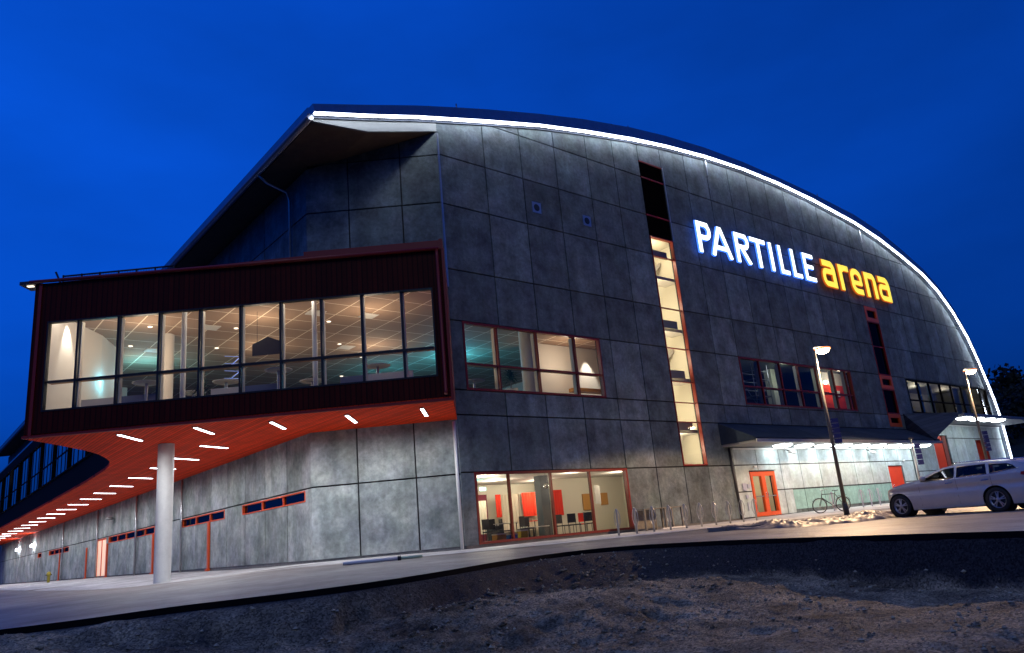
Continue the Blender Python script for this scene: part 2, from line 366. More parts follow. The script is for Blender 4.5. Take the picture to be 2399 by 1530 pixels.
# ------------------------------------------------------------------ excavated dirt in front
def dirt_material():
    m = bpy.data.materials.new('dirt'); m.use_nodes = True; t = m.node_tree; b = t.nodes['Principled BSDF']; lk = t.links.new
    g = t.nodes.new('ShaderNodeNewGeometry')
    n = t.nodes.new('ShaderNodeTexNoise'); n.inputs['Scale'].default_value = .9; n.inputs['Detail'].default_value = 9; n.inputs['Roughness'].default_value = .7; lk(g.outputs['Position'], n.inputs[0])
    r = t.nodes.new('ShaderNodeValToRGB'); e = r.color_ramp.elements; e[0].position = .34; e[0].color = (.045, .038, .026, 1); e[1].position = .64; e[1].color = (.52, .42, .26, 1); lk(n.outputs[0], r.inputs[0])
    v = t.nodes.new('ShaderNodeTexVoronoi'); v.inputs['Scale'].default_value = 38; lk(g.outputs['Position'], v.inputs[0])
    wn = t.nodes.new('ShaderNodeMapRange'); sp = t.nodes.new('ShaderNodeSeparateColor'); lk(v.outputs['Color'], sp.inputs[0]); lk(sp.outputs[0], wn.inputs[0]); wn.inputs['To Min'].default_value = .35; wn.inputs['To Max'].default_value = 1.9
    sc = t.nodes.new('ShaderNodeVectorMath'); sc.operation = 'SCALE'; lk(r.outputs[0], sc.inputs[0]); lk(wn.outputs[0], sc.inputs['Scale']); lk(sc.outputs[0], b.inputs['Base Color'])
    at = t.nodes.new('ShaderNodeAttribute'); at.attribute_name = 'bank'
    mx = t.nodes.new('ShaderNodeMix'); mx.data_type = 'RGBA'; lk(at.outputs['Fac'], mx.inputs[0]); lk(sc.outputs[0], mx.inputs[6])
    sc2 = t.nodes.new('ShaderNodeVectorMath'); sc2.operation = 'SCALE'; sc2.inputs[0].default_value = (.036, .036, .040); lk(wn.outputs[0], sc2.inputs['Scale']); lk(sc2.outputs[0], mx.inputs[7]); lk(mx.outputs[2], b.inputs['Base Color'])  # bank face darkened in colour to imitate its shade
    b.inputs['Roughness'].default_value = .75; b.inputs['Specular IOR Level'].default_value = .25
    n2 = t.nodes.new('ShaderNodeTexNoise'); n2.inputs['Scale'].default_value = 16; n2.inputs['Detail'].default_value = 8; n2.inputs['Roughness'].default_value = .75; lk(g.outputs['Position'], n2.inputs[0])
    bp = t.nodes.new('ShaderNodeBump'); bp.inputs['Strength'].default_value = 1; bp.inputs['Distance'].default_value = .09; lk(n2.outputs[0], bp.inputs['Height']); lk(bp.outputs[0], b.inputs['Normal'])
    M['dirt'] = m
dirt_material()
mat('bank_soil', (.018, .019, .024), .9, noise_amt=.35, nscale=2.5, bump=.8, bscale=14)
DP = np.array([(-8.44, 12.0, -.40), (-7.08, 10.48, -.5), (-5.92, 10.9, -.68), (-6.77, 11.9, -.42), (-4.2, 11.0, -.85), (-2.92, 11.0, -1.0), (-1.69, 12.0, -.80), (-.41, 12.6, -.76), (1.02, 13.51, -.75), (3.55, 15.04, -.85),
    (-.41, 11.0, -1.12), (1.73, 12.9, -1.05), (2.76, 12.03, -1.1), (5.39, 13.4, -1.1), (7.06, 11.2, -1.1), (4.63, 7.98, -1.15), (2.54, 9.23, -1.15), (-2.33, 11.4, -.95), (-20, 9, -.6), (0, 0, -1.2), (8, 3, -1.15), (-8, 3, -.9), (0, 15.5, -.85), (2, 16.5, -.85), (20, -5, -1.2)])
_d = tps(DP, .05)
def bankw(a): return .5+2.6*math.exp(-((a-1.0)/2.2)**2)+(.6 if a < -3 else 0)
def D(a, d):
    e, ez = edge_at(a); x, y = ad2xy(a, e); ez = G(x, y)-.10
    q = max(-1.3, min(-.35, _d(a, d)))
    t = max(0, min(1, (e-d)/bankw(a))); sb = max(0, min(1, (a-1.5)/4)); sb = sb*sb*(3-2*sb); t = t*t*(3-2*t)*(1-sb)+t*sb
    z = ez+(q-ez)*t; x, y = ad2xy(a, d)
    k = min(1, (e-d)/.35)
    nn = noise.fractal(Vector((x*.9, y*.9, .3)), 1.0, 2.1, 5)*.07+noise.fractal(Vector((x*3.6, y*3.6, 5.3)), .8, 2.1, 5)*(.022+.030*(1-sb)*max(0, min(1, (d-8.5)/2)))
    rut = -abs(noise.noise(Vector((x*.35, y*1.1, 2))))*.10+.04
    amp = 1.0 if t > .1 else .4
    rg = math.exp(-((a-(-1.5+(d-11.6)*2.2))/1.6)**2)*.10*max(0, noise.noise(Vector((x*2.2, y*2.2, 9)))+.35); z += rg
    return z+(nn*amp+rut*.9*amp)*k
def dirt_patch(a0, a1, na, rel, name, m, stuff=None):
    P = []
    for i in range(na):
        a = a0+(a1-a0)*i/(na-1); e, _ = edge_at(a)
        for t in rel: d = e-t; P.append((*ad2xy(a, d), D(a, d) if t > 1e-3 else D(a, d)))
    return MB().grid(P, na, len(rel)).build(name, m, fixn=False)
rel = [0, .02, .05]+[.1+.07*i for i in range(150)]+[10.9+.5*i for i in range(20)]
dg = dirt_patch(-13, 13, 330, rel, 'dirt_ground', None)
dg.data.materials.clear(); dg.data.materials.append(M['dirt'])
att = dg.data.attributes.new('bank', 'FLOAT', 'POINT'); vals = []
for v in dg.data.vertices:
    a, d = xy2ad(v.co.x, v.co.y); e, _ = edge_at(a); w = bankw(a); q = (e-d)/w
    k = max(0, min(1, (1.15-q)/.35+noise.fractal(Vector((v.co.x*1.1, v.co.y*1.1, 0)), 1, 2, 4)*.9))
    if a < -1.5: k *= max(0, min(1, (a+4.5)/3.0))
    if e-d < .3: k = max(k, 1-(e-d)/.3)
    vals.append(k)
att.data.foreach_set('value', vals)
tag(dg, 'rough excavated dirt below the road edge', 'dirt', kind='structure')
# stones and clods
mat('stone', (.40, .34, .22), .7, noise_amt=.4, nscale=9)
mb = MB()
for i in range(6500):
    a = random.uniform(-8, 9); e, _ = edge_at(a); t = random.uniform(.3, 8.5)
    if e-t < 3: continue
    d = e-t; x, y = ad2xy(a, d); r = random.choice((.005, .006, .008, .008, .010, .013, .020, .035))*random.uniform(.7, 1.3); c = Vector((x, y, D(a, d)+r*.3)); mb.tone = random.random()
    V = [c+Vector((random.uniform(.6, 1.3)*r*p[0], random.uniform(.6, 1.3)*r*p[1], random.uniform(.5, 1)*r*p[2])) for p in ((1,0,0),(-1,0,0),(0,1,0),(0,-1,0),(0,0,1),(0,0,-1))]
    mb.add(V, [(0,2,4),(2,1,4),(1,3,4),(3,0,4),(2,0,5),(1,2,5),(3,1,5),(0,3,5)])
tag(mb.build('gravel', M['stone']), 'small stones strewn over the dirt in the foreground', 'stones', kind='stuff')
mb = MB()
for i in range(330):
    a = random.gauss(0, 2.2) if i % 3 else random.uniform(-7, 7); e, _ = edge_at(a); t = random.uniform(1.2, 4.2) if i % 3 else random.uniform(.8, 8)
    d = e-t
    if d < 4: continue
    x, y = ad2xy(a, d); r = random.uniform(.02, .06); c = Vector((x, y, D(a, d)+r*.15)); n1, n2 = 7, 5; V = []
    for p_ in range(n2+1):
        for q_ in range(n1):
            th = math.pi*p_/n2; ph = 2*math.pi*q_/n1; k = r*(.75+.5*random.random()); V.append(c+Vector((k*1.3*math.sin(th)*math.cos(ph), k*math.sin(th)*math.sin(ph), k*.6*math.cos(th))))
    mb.add(V, [(p_*n1+q_, p_*n1+(q_+1) % n1, (p_+1)*n1+(q_+1) % n1, (p_+1)*n1+q_) for p_ in range(n2) for q_ in range(n1)])
tag(mb.build('clods', M['dirt']), 'loose broken clods of earth on the excavated dirt', 'clods', kind='stuff')
# far ground sheet
n = 48; V = [(0, 0, -1.6)]+[(700*math.cos(2*math.pi*i/n), 700*math.sin(2*math.pi*i/n), -1.6) for i in range(n)]
tag(MB().add(V, [(0, i+1, (i+1) % n+1) for i in range(n)]).build('ground', M['bank_soil'], fixn=False), 'dark flat ground reaching the horizon', 'ground', kind='structure')

# ------------------------------------------------------------------ the arena
B = empty('arena_building', (0, 0, 0), 'grey concrete sports arena with arched lit roofline and a red overhanging glass bay', 'building')
ARCH = [(-5.61, 15.56), (-3.44, 16.13), (-1.1, 16.79), (.72, 17.25), (2.5, 17.7), (5.64, 18.44), (8.64, 19.02), (12.19, 19.62), (15.03, 19.98), (18.55, 20.31), (22.41, 20.48), (26.18, 20.46), (30.28, 20.25),
        (35.92, 19.7), (39.59, 19.05), (42.72, 18.25), (46.04, 17.25), (48.23, 16.2), (50.26, 14.7), (52.1, 12.69), (53.1, 10.9), (53.9, 9.1), (54.5, 7.6), (54.9, 6.0), (55.0, 4.5), (55.0, 0)]
def arch(x):
    for (a, b), (c, d) in zip(ARCH, ARCH[1:]):
        if a <= x <= c and c > a: return b+(d-b)*(x-a)/(c-a)
    return 0 if x > 55 else 15.5

def panel_wall(name, mname, O, U, Nn, us, zs, openings, top, parent, u0, u1, z0, gap=.028, thick=.07, back=.28):
    O, U, Nn = Vector(O), Vector(U), Vector(Nn); mb = MB(); bk = MB(); Z = Vector((0, 0, 1)); mb.mi = 0
    us = [u0]+[u for u in us if u0 < u < u1]+[u1]
    for ua, ub in zip(us, us[1:]):
        for za, zb in zip(zs, zs[1:]):
            if max(top(ua+(ub-ua)*k/8) for k in range(9)) <= za+.05: continue
            tone = random.random()
            ops = [o for o in openings if o[0] < ub-.01 and o[2] > ua+.01 and o[1] < zb-.01 and o[3] > za+.01]
            bu = sorted({ua, ub, *[min(max(v, ua), ub) for o in ops for v in (o[0], o[2])]}); bz = sorted({za, zb, *[min(max(v, za), zb) for o in ops for v in (o[1], o[3])]})
            for pa, pb in zip(bu, bu[1:]):
                for qa, qb in zip(bz, bz[1:]):
                    if pb-pa < .03 or qb-qa < .03: continue
                    cu, cz = (pa+pb)/2, (qa+qb)/2
                    if any(o[0] < cu < o[2] and o[1] < cz < o[3] for o in ops): continue
                    for tgt, g, t0_, t1_ in ((mb, gap, 0, thick), (bk, 0, thick, back)):
                        a = pa+(g if abs(pa-ua) < 1e-6 and ua > u0 else 0); b = pb-(g if abs(pb-ub) < 1e-6 and ub < u1 else 0)
                        c = qa+(g if abs(qa-za) < 1e-6 and za > z0 else 0); d = qb-(g if abs(qb-zb) < 1e-6 else 0)
                        nseg = 1 if min(top(a), top((a+b)/2), top(b)) >= d else 6
                        xs = [a+(b-a)*k/nseg for k in range(nseg+1)]; tp = [min(d, top(x)) for x in xs]
                        if max(tp) <= c+.02: continue
                        pts = [(x, max(t, c+.004)) for x, t in zip(xs, tp)]
                        poly = [O+U*a+Z*c, O+U*b+Z*c]+[O+U*x+Z*t for x, t in pts[::-1]]
                        tgt.tone = tone; tgt.prism([p-Nn*t0_ for p in poly], -Nn*(t1_-t0_))
    o = mb.build(name, M[mname], parent); j = bk.build('wall_core', M['joint'], o); return o

XS = [2.42, 4.55, 6.72, 8.93, 10.93, 12.93, 14.80, 16.93, 19.0, 21.15, 23.15, 25.2, 27.3, 29.3, 31.35, 33.4, 35.35, 37.15, 39.2, 41.2, 43.2, 45.2, 47.2, 49.2, 51.2, 53.2]
ZS = [0.12, 2.72, 4.86, 5.82, 8.56, 10.67, 13.47, 15.66, 17.83, 21]
OPS = [(.60, .12, 8.95, 2.72), (.56, 5.82, 8.22, 8.56), (12.93, 2.76, 14.80, 18.81), (19.0, 5.92, 31.3, 8.56), (35.35, 5.0, 37.15, 13.47), (39.3, 6.05, 54.3, 8.5),
       (18.17, .12, 20.4, 2.36), (33.7, .12, 35.7, 2.42), (41.5, .12, 44.0, 4.5), (49.3, .12, 51.5, 4.2)]
panel_wall('facade_wall', 'dark_concrete', (0, 0, 0), (1, 0, 0), (0, -1, 0), XS, ZS, OPS, lambda x: arch(x)-.02, B, 0, 54.95, .12)
# recessed plinth
MB().box((0.05, .03, -.3), (18.1, .3, .118)).box((20.45, .03, -.3), (33.65, .3, .118)).box((35.75, .03, -.3), (54.9, .3, .118)).build('plinth', M['kerb_stone'], B)
# chamfered corner and long side, below and above the bay
panel_wall('lower_wall', 'lit_concrete', (0, 0, 0), (CDX, CDY, 0), (CNX, CNY, 0), [1.63, 3.75], [.13, 2.67, 4.70], [], lambda u: 9, B, 0.0, 5.45, .13)
SY = [2.2*i for i in range(1, 41)]
SOPS = [(.55, 2.2, 6.9, 2.62), (9.1, 2.2, 15.4, 2.62), (20.4, 2.2, 31.4, 2.62), (32.1, .13, 34.9, 2.62), (45, 2.2, 54, 2.62), (58, 2.2, 60, 2.62)]
panel_wall('side_wall', 'lit_concrete', (XW, YW, 0), (0, 1, 0), (-1, 0, 0), SY, [.13, 2.67, 4.70], SOPS, lambda u: 9, B, 0.02, 88.5, .13)
MB().prism([Cp(0, -.03, -.3), Cp(5.42, -.03, -.3), Cp(5.42, -.03, .128), Cp(0, -.03, .128)], (-CNX*.2, -CNY*.2, 0)).box((XW+.03, YW+.05, -.4), (XW+.25, 92, .128)).build('plinth', M['kerb_stone'], B)
UT = lambda u: 16.66-(16.66-15.45)*min(u, 5.45)/5.45
panel_wall('upper_wall', 'dark_concrete', (0, 0, 0), (CDX, CDY, 0), (CNX, CNY, 0), [1.60, 3.75], [9.8, 13.5, 15.63, 18], [], UT, B, 0.0, 5.45, 9.8)
panel_wall('upper_wall', 'dark_concrete', (XW, YW, 0), (0, 1, 0), (-1, 0, 0), [2.2*i*2 for i in range(1, 21)], [9.8, 13.5, 15.63], [], lambda u: 15.45, B, 0.02, 88.5, 9.8)

# roof shell, its edge band, the light strip
def offset_pt(i, d):
    a = Vector(ARCH[max(i-1, 0)]); b = Vector(ARCH[min(i+1, len(ARCH)-1)]); t = (b-a).normalized(); return Vector(ARCH[i])+Vector((-t.y, t.x))*d
inner = [offset_pt(i, .02) for i in range(len(ARCH))]; outer = [offset_pt(i, .42 if i < 18 else .42-.05*(i-17)) for i in range(len(ARCH))]
mb = MB(); n = len(ARCH)
V = []
for y in (-.05, 92):
    V += [(p.x, y, p.y) for p in inner]+[(p.x, y, p.y) for p in outer]
F = []
for i in range(n-1):
    F += [(i, i+1, n+i+1, n+i), (2*n+i, 3*n+i, 3*n+i+1, 2*n+i+1), (i, 2*n+i, 2*n+i+1, i+1), (n+i, n+i+1, 3*n+i+1, 3*n+i)]
F += [(0, n, 3*n, 2*n)]
mb.add(V, F); mb.build('roof', M['roof_metal'], B)
# edge band standing above the light strip
TOP = [.30, .38, .44, .48, .50, .52, .58, .58, .56, .50, .42, .36, .40, .56, .60, .52, .42, .34, .28, .22, .18, .14, .12, .1, .1, .1]
mb = MB()
for i in range(n-1):
    a0, a1 = offset_pt(i, .06), offset_pt(i+1, .06); b0, b1 = offset_pt(i, .06+TOP[i]), offset_pt(i+1, .06+TOP[i+1])
    mb.tone = random.random(); mb.prism([(a0.x, -.46, a0.y), (a1.x, -.46, a1.y), (b1.x, -.46, b1.y), (b0.x, -.46, b0.y)], (0, .4, 0))
for x in (.9, 12.1, 31.4): mb.tube([(x, -.3, arch(x)+.5), (x, -.3, arch(x)+.82)], .03, 6)
mb.build('roof_edge', M['roof_metal'], B)
mb = MB()
for i in range(n-1):
    wv = lambda k: -.004-.035*((k*7) % 5)/4*(k > 2); a0, a1 = offset_pt(i, wv(i)), offset_pt(i+1, wv(i+1)); b0, b1 = offset_pt(i, .045), offset_pt(i+1, .045)
    wv = 0
    mb.prism([(a0.x, -.40, a0.y), (a1.x, -.40, a1.y), (b1.x, -.40, b1.y), (b0.x, -.40, b0.y)], (0, .07, 0))
mb.build('light_strip', M['led'], B)
# gable board left of the corner (lit by the strip) and brown eaves soffit
MB().prism([(-5.5, -.004, 15.50), (-3.23, -.004, 15.74), (-.01, -.004, 16.70), (-.01, -.004, arch(0)), (-1.1, -.004, 16.77), (-3.44, -.004, 16.11), (-5.5, -.004, 15.57)], (0, .1, 0)).build('gable_board', M['fascia_white'], B)
mb = MB()
prof = [(-5.5, 15.49), (-3.23, 15.73), (-.01, 16.69)]
for (a, b), (c, d) in zip(prof, prof[1:]):
    mb.prism([(a, .1, b), (c, .1, d), (c, .1, d+.05), (a, .1, b+.05)], (0, 91.9, 0))
mb.build('eaves_soffit', M['soffit_brown'], B)
MB().tube([(-5.68, -.2, 15.52), (-5.68, 92, 15.52)], .13, 10).build('gutter', M['roof_metal'], B)
MB().tube([(-5.66, 4.73, 15.4), (-5.3, 4.75, 15.15), (-4.45, 4.8, 14.95), (-4.33, 4.8, 14.6), (-4.33, 4.8, 10.0)], .055, 8).build('downpipe', M['galv'], B)
for x, z in ((18.95, 20.35), (37.12, 19.5)):
    MB().box((x-.05, -.12, z-1.0), (x+.05, -.01, z-.02)).build('bracket', M['galv'], B)
# corner trims
MB().box((-.03, -.035, 9.9), (.05, .02, 16.6)).build('corner_trim', M['galv'], B)

# ---------- overhanging bay
OFF = 4.15; ZB, ZT = 4.70, 9.86
A_ = Cp(-.22, OFF); B_ = Cp(13.45, OFF)
CURVE = [(-12.98, 5.45), (-12.3, 6.2), (-11.58, 7.05), (-10.66, 8.21), (-10.1, 9.15), (-9.65, 10.2), (-9.3, 11.2), (-9.06, 12.3), (-8.9, 13.4), (-8.8, 14.6), (-8.7, 17), (-8.6, 19.5), (-8.5, 26), (-8.4, 33), (-8.2, 57), (-8.1, 92)]
outline = [(A_.x, A_.y)]+CURVE+[(XW-.01, 92), (XW-.01, YW-.004), (-.01, -.02)]
MB().prism([(x, y, ZB-.03) for x, y in outline], (0, 0, .12)).build('soffit', M['red_soffit'], B)
# front: cladding with one long opening
FU = Vector((CDX, CDY, 0)); FN = Vector((CNX, CNY, 0)); ZV = Vector((0, 0, 1))
def cbox(mb, u_0, u_1, z_0, z_1, o0, o1):
    c = FU*((u_0+u_1)/2)+ZV*((z_0+z_1)/2)+FN*((o0+o1)/2); return mb.obox(c, FU, FN, ZV, (u_1-u_0)/2, abs(o1-o0)/2, (z_1-z_0)/2)
mb = MB(); W0, W1, WZ0, WZ1 = .21, 12.96, 5.49, 8.51
cbox(mb, -.22, 13.45, ZB+.09, WZ0, 3.95, OFF); cbox(mb, -.22, 13.45, WZ1, ZT, 3.95, OFF); cbox(mb, -.22, W0, WZ0, WZ1, 3.95, OFF); cbox(mb, W1, 13.45, WZ0, WZ1, 3.95, OFF)
mb.build('bay_cladding', M['red_cladding'], B)
# right cheek of the bay
mb = MB(); mb.prism([(A_.x, A_.y, ZB+.09), (-.02, -.03, ZB+.09), (-.02, -.03, ZT+.36), (A_.x, A_.y, ZT+.36)], FU*.12); mb.build('bay_cheek', M['red_trim'], B)
# thin raised border and gutter, red downpipe at the right
mb = MB(); cbox(mb, -.26, -.17, ZB, ZT+.02, OFF-.1, OFF+.035); cbox(mb, -.26, 13.5, ZB-.03, ZB+.05, OFF-.06, OFF+.03); cbox(mb, 13.2, 13.3, ZB, ZT, OFF-.04, OFF+.04)
mb.build('bay_border', M['red_trim'], B)
mb = MB(); mb.tube([Cp(-.1, OFF+.09, ZT-.02), Cp(13.6, OFF+.09, ZT+.05)], .065, 8); mb.build('gutter', M['red_trim'], B)
MB().tube([Cp(-.02, OFF+.09, ZT-.05), Cp(-.02, OFF+.10, ZT-.3), Cp(-.02, OFF+.10, 5.0), Cp(-.02, OFF+.18, 4.86)], .055, 8).build('downpipe', M['red_trim'], B)
mb = MB(); cbox(mb, -.22, 4.5, ZT, ZT+.36, OFF-.25, OFF-.12)
mb.prism([Cp(4.5, OFF-.12, ZT), Cp(9.3, OFF-.12, ZT), Cp(9.3, OFF-.12, ZT+.14), Cp(4.5, OFF-.12, ZT+.22)], -FN*.1); mb.build('parapet', M['red_trim'], B)
# bay roof and outer skin of the long upper storey
MB().prism([(x, y, ZT-.14) for x, y in outline[:-1]]+[(0.0, .0, ZT-.14)], (0, 0, .12)).build('bay_roof', M['roof_metal'], B)
mb = MB(); cv = CURVE
def skin(i0, i1, za, zb, th=.12):
    for p, q in zip(cv[i0:i1], cv[i0+1:i1+1]):
        d = Vector((q[0]-p[0], q[1]-p[1], 0)).normalized(); nn = Vector((d.y, -d.x, 0))
        mb.prism([(p[0], p[1], za), (q[0], q[1], za), (q[0], q[1], zb), (p[0], p[1], zb)], nn*th)
skin(0, len(cv)-1, ZB+.09, 5.88); skin(0, len(cv)-1, 9.0, ZT-.14); skin(0, 10, 5.88, 9.0)
mb.build('upper_storey_skin', M['louvre'], B)
# left end cap lamp under the roof edge
mb = MB(); cbox(mb, 13.44, 13.95, ZT-.02, ZT+.1, 3.6, OFF+.08); mb.build('roof_tip', M['dark_metal'], B)
mb = MB(); cbox(mb, 13.55, 13.75, ZT-.06, ZT-.025, 4.05, OFF); mb.build('lamp', M['dim_downlight'], B)
# snow rail on the bay roof
mb = MB()
mb.tube([Cp(9.1, 3.6, ZT+.45), Cp(12.9, 3.6, ZT+.42)], .03, 6); mb.tube([Cp(9.1, 3.6, ZT+.22), Cp(12.9, 3.6, ZT+.20)], .025, 6)
for k in range(7):
    u = 9.1+k*.63; mb.bar(Cp(u, 3.6, ZT), Cp(u, 3.6, ZT+.46), .05, .05)
for k in range(70): u = 9.1+k*.0545; mb.bar(Cp(u, 3.6, ZT+.22), Cp(u, 3.6, ZT+.45), .012, .012)
mb.bar(Cp(12.9, 3.6, ZT+.05), Cp(13.15, 3.6, ZT+.6), .05, .05); mb.build('snow_rail', M['dark_metal'], B)

# ---------- windows: frame = part, each pane = sub-part
def window(U, O, Nn, u_0, u_1, z_0, z_1, mull, trans, fm, gm='window_glass', fw_=.07, depth=.10, outer_=.09, inset=.06, inner=None, proud=.03):
    U, O, Nn = Vector(U), Vector(O), Vector(Nn); mb = MB(); Z = ZV
    def bx(a, b, c, d, o0, o1, mi=0):
        mb.mi = mi; mb.obox(O+U*((a+b)/2)+Z*((c+d)/2)-Nn*((o0+o1)/2), U, Nn, Z, (b-a)/2, abs(o1-o0)/2, (d-c)/2)
    e = .004
    bx(u_0+e, u_1-e, z_0+e, z_0+outer_, inset-.08, inset+depth); bx(u_0+e, u_1-e, z_1-outer_, z_1-e, inset-.08, inset+depth)
    bx(u_0+e, u_0+outer_, z_0+outer_, z_1-outer_, inset-.08, inset+depth); bx(u_1-outer_, u_1-e, z_0+outer_, z_1-outer_, inset-.08, inset+depth)
    for m_ in mull:
        bx(m_-fw_/2, m_+fw_/2, z_0+outer_, z_1-outer_, inset-proud, inset+depth)
        if inner is not None: bx(m_-fw_*.9, m_+fw_*.9, z_0+outer_, z_1-outer_, inset+depth, inset+depth+.18, 1)
    el = [u_0+outer_]+list(mull)+[u_1-outer_]
    for t_ in trans:
        for a, b in zip(el, el[1:]):
            bx(a+fw_/2, b-fw_/2, t_-fw_/2, t_+fw_/2, inset-proud+.01, inset+depth-.01)
            if inner is not None: bx(a+fw_/2, b-fw_/2, t_-fw_*.5, t_+fw_*.8, inset+depth-.01, inset+depth+.17, 2)
    w = mb.build('window', [M[fm]]+([M[inner], M['wood_trim']] if inner is not None else []), B)
    tz = [z_0+outer_]+list(trans)+[z_1-outer_]
    for a, b in zip(el, el[1:]):
        for c, d in zip(tz, tz[1:]):
                        g = MB(); h = [O+U*s+Z*t-Nn*(inset+.03) for s, t in ((a, c), (b, c), (b, d), (a, d))]; g.add(h, [(0, 1, 2, 3)]); g.build('pane', M[gm], w, fixn=False)
    return w
FX = (1, 0, 0); FO = (0, 0, 0); FNn = (0, -1, 0)
window(FU, FN*OFF, FN, W0, W1, WZ0, WZ1, [1.27, 2.60, 3.94, 5.28, 6.61, 7.95, 9.28, 10.63, 11.96], [6.47], 'black', inner='interior_cream', outer_=.05)
window(FX, FO, FNn, .60, 8.95, .12, 2.72, [2.28, 4.45, 6.66], [], 'red_frame', outer_=.10)
window(FX, FO, FNn, .56, 8.22, 5.82, 8.56, [2.29, 4.42, 6.65], [6.88], 'red_frame', inner='interior_cream')
window(FX, FO, FNn, 12.93, 14.80, 2.76, 14.52, [], [4.87, 5.83, 6.88, 8.58, 10.66, 13.45], 'red_frame', fw_=.04, outer_=.06)
window(FX, FO, FNn, 19.0, 31.3, 5.92, 8.56, [20.97, 23.08, 25.03, 27.09, 29.11, 30.7], [6.95], 'red_frame', inner='interior_cream')
window(FX, FO, FNn, 39.3, 54.3, 6.05, 8.5, [41.2, 43.2, 45.2, 47.2, 49.2, 51.2, 53.0], [7.0], 'louvre', fw_=.09)
for a, b in ((13.47, 12.4), (8.55, 7.6), (5.88, 5.0)): window(FX, FO, FNn, 35.35, 37.15, b, a, [], [], 'orange_frame', 'dark_glass', outer_=.26)
for a, b in ((12.38, 8.57), (7.58, 5.90)): window(FX, FO, FNn, 35.35, 37.15, b, a, [], [10.6] if a > 12 else [], 'red_trim', 'dark_glass', outer_=.06)
MB().box((35.36, .32, 5.02), (37.14, 1.2, 13.45)).build('interior_wall', M['interior_dark'], B)
# louvred top of the stair slot
mb = MB(); mb.mi = 0
z = 14.56
while z < 18.78: mb.obox((13.865, .06, z), (1, 0, 0), Vector((0, 1, .6)).normalized(), Vector((0, -.6, 1)).normalized(), .93, .05, .012); z += .085
mb.box((12.935, .12, 14.53), (14.795, .26, 18.80)); mb.mi = 1
for z in (15.68, 17.83, 18.76): mb.box((12.94, -.02, z-.035), (14.79, .06, z+.035))
mb.build('louvre', [M['louvre'], M['red_trim']], B)
MB().box((14.79, -.05, 14.5), (14.86, -.002, 18.8)).build('slot_trim', M['galv'], B)
for x, z in ((5.19, 14.37), (8.37, 14.37)):
    v = MB().box((x-.26, -.03, z-.26), (x+.26, -.002, z+.26)).build('vent', M['galv'], B)
    MB().lathe((x, -.034, z), [(0.001, -.002), (.15, -.002), (.17, 0), (.17, .003)], 20, 'y').build('vent_hole', M['black'], v)
# side windows of the upper storey (x about -8.3)
def side_x(y): 
    for p, q in zip(CURVE, CURVE[1:]):
        if p[1] <= y <= q[1]: return p[0]+(q[0]-p[0])*(y-p[1])/(q[1]-p[1])
    return -8.1
segs = [(17.0, 19.5)]+[(19.5+i*5.2, 19.5+(i+1)*5.2) for i in range(13)]
for i, (ya, yb) in enumerate(segs):
    xa, xb = side_x(ya), side_x(yb); U = Vector((xb-xa, yb-ya, 0)); l = U.length; U.normalize(); Nn = Vector((-U.y, U.x, 0))
    k = 2 if l < 3 else 4
    window(U, (xa, ya, 0), Nn, 0, l, 5.88, 9.0, [l*j/k for j in range(1, k)], [7.1], 'louvre', 'side_glass', fw_=.12, outer_=.08, proud=-.012, inset=.0)
mb = MB()
for i in range(26):      # curtains and blinds behind the blue side windows
    y = 20.2+i*2.6+random.uniform(-.4, .4)
    if random.random() < .72:
        mb.mi = random.choice((0, 1, 2, 1)); w_ = random.uniform(.5, 1.0); x = side_x(y)+.07
        zb_ = random.choice((5.95, 7.1)); mb.box((x, y, zb_), (x+.05, y+w_, 8.95))
mb.build('curtain', [M['curtain_red'], M['interior_white'], M['interior_teal']], B)
MB().box((-5.6, 24.2, 4.85), (-5.5, 90, 9.6)).box((-8.2, 24.1, 4.85), (-5.5, 24.2, 9.6)).build('interior_wall', M['interior_dark'], B)
for y, c_, e_ in ((21, (1, .9, .75), 16), (28, (.7, .95, 1), 26), (38, (1, .9, .8), 30), (50, (.8, .9, 1), 34), (66, (1, .9, .8), 40)):
    SIDE_LIGHTS = globals().setdefault('SIDE_LIGHTS', []); SIDE_LIGHTS.append((y, c_, e_))

# side low window strips with red frames and red drop pipes
for a, b in ((.55, 6.9), (9.1, 15.4), (20.4, 31.4), (45, 54), (58, 60)):
    k = max(1, int((b-a)/1.9)); window((0, 1, 0), (XW, YW, 0), (-1, 0, 0), a, b, 2.2, 2.62, [a+(b-a)*j/k for j in range(1, k)], [], 'orange_frame', 'dark_glass', fw_=.09, outer_=.05)
for y in (14.62, 24.0, 35.05, 41.5, 52.0): MB().box((XW-.08, y-.11, .02), (XW-.005, y+.11, 2.2)).box((XW-.14, y-.17, .0), (XW-.006, y+.17, .10)).build('red_pilaster', M['orange_frame'], B)
for y in (18.6, 27.5, 37.9, 50.5): MB().tube([(XW-.12, y, .02), (XW-.12, y, 4.62)], .06, 8).build('downpipe', M['galv'], B)
MB().tube([Cp(.12, .1, 4.60), Cp(.12, .12, .03)], .06, 10).build('downpipe', M['white_paint'], B)
dr = MB().box((XW+.02, YW+32.1, .13), (XW+.10, YW+32.25, 2.62)).box((XW+.02, YW+34.75, .13), (XW+.10, YW+34.9, 2.62)).box((XW+.02, YW+33.42, .13), (XW+.10, YW+33.58, 2.5)).box((XW+.02, YW+32.25, 2.5), (XW+.10, YW+34.75, 2.62)).build('door', M['orange_frame'], B)
MB().box((XW+.05, YW+32.25, .15), (XW+.07, YW+33.42, 2.5)).box((XW+.05, YW+33.58, .15), (XW+.07, YW+34.75, 2.5)).build('door_leaf', mat('door_glow', (.9, .6, .45), .7, emit=(1, .62, .42), es=.55), dr)  # leaf panels given a glow to imitate being lit

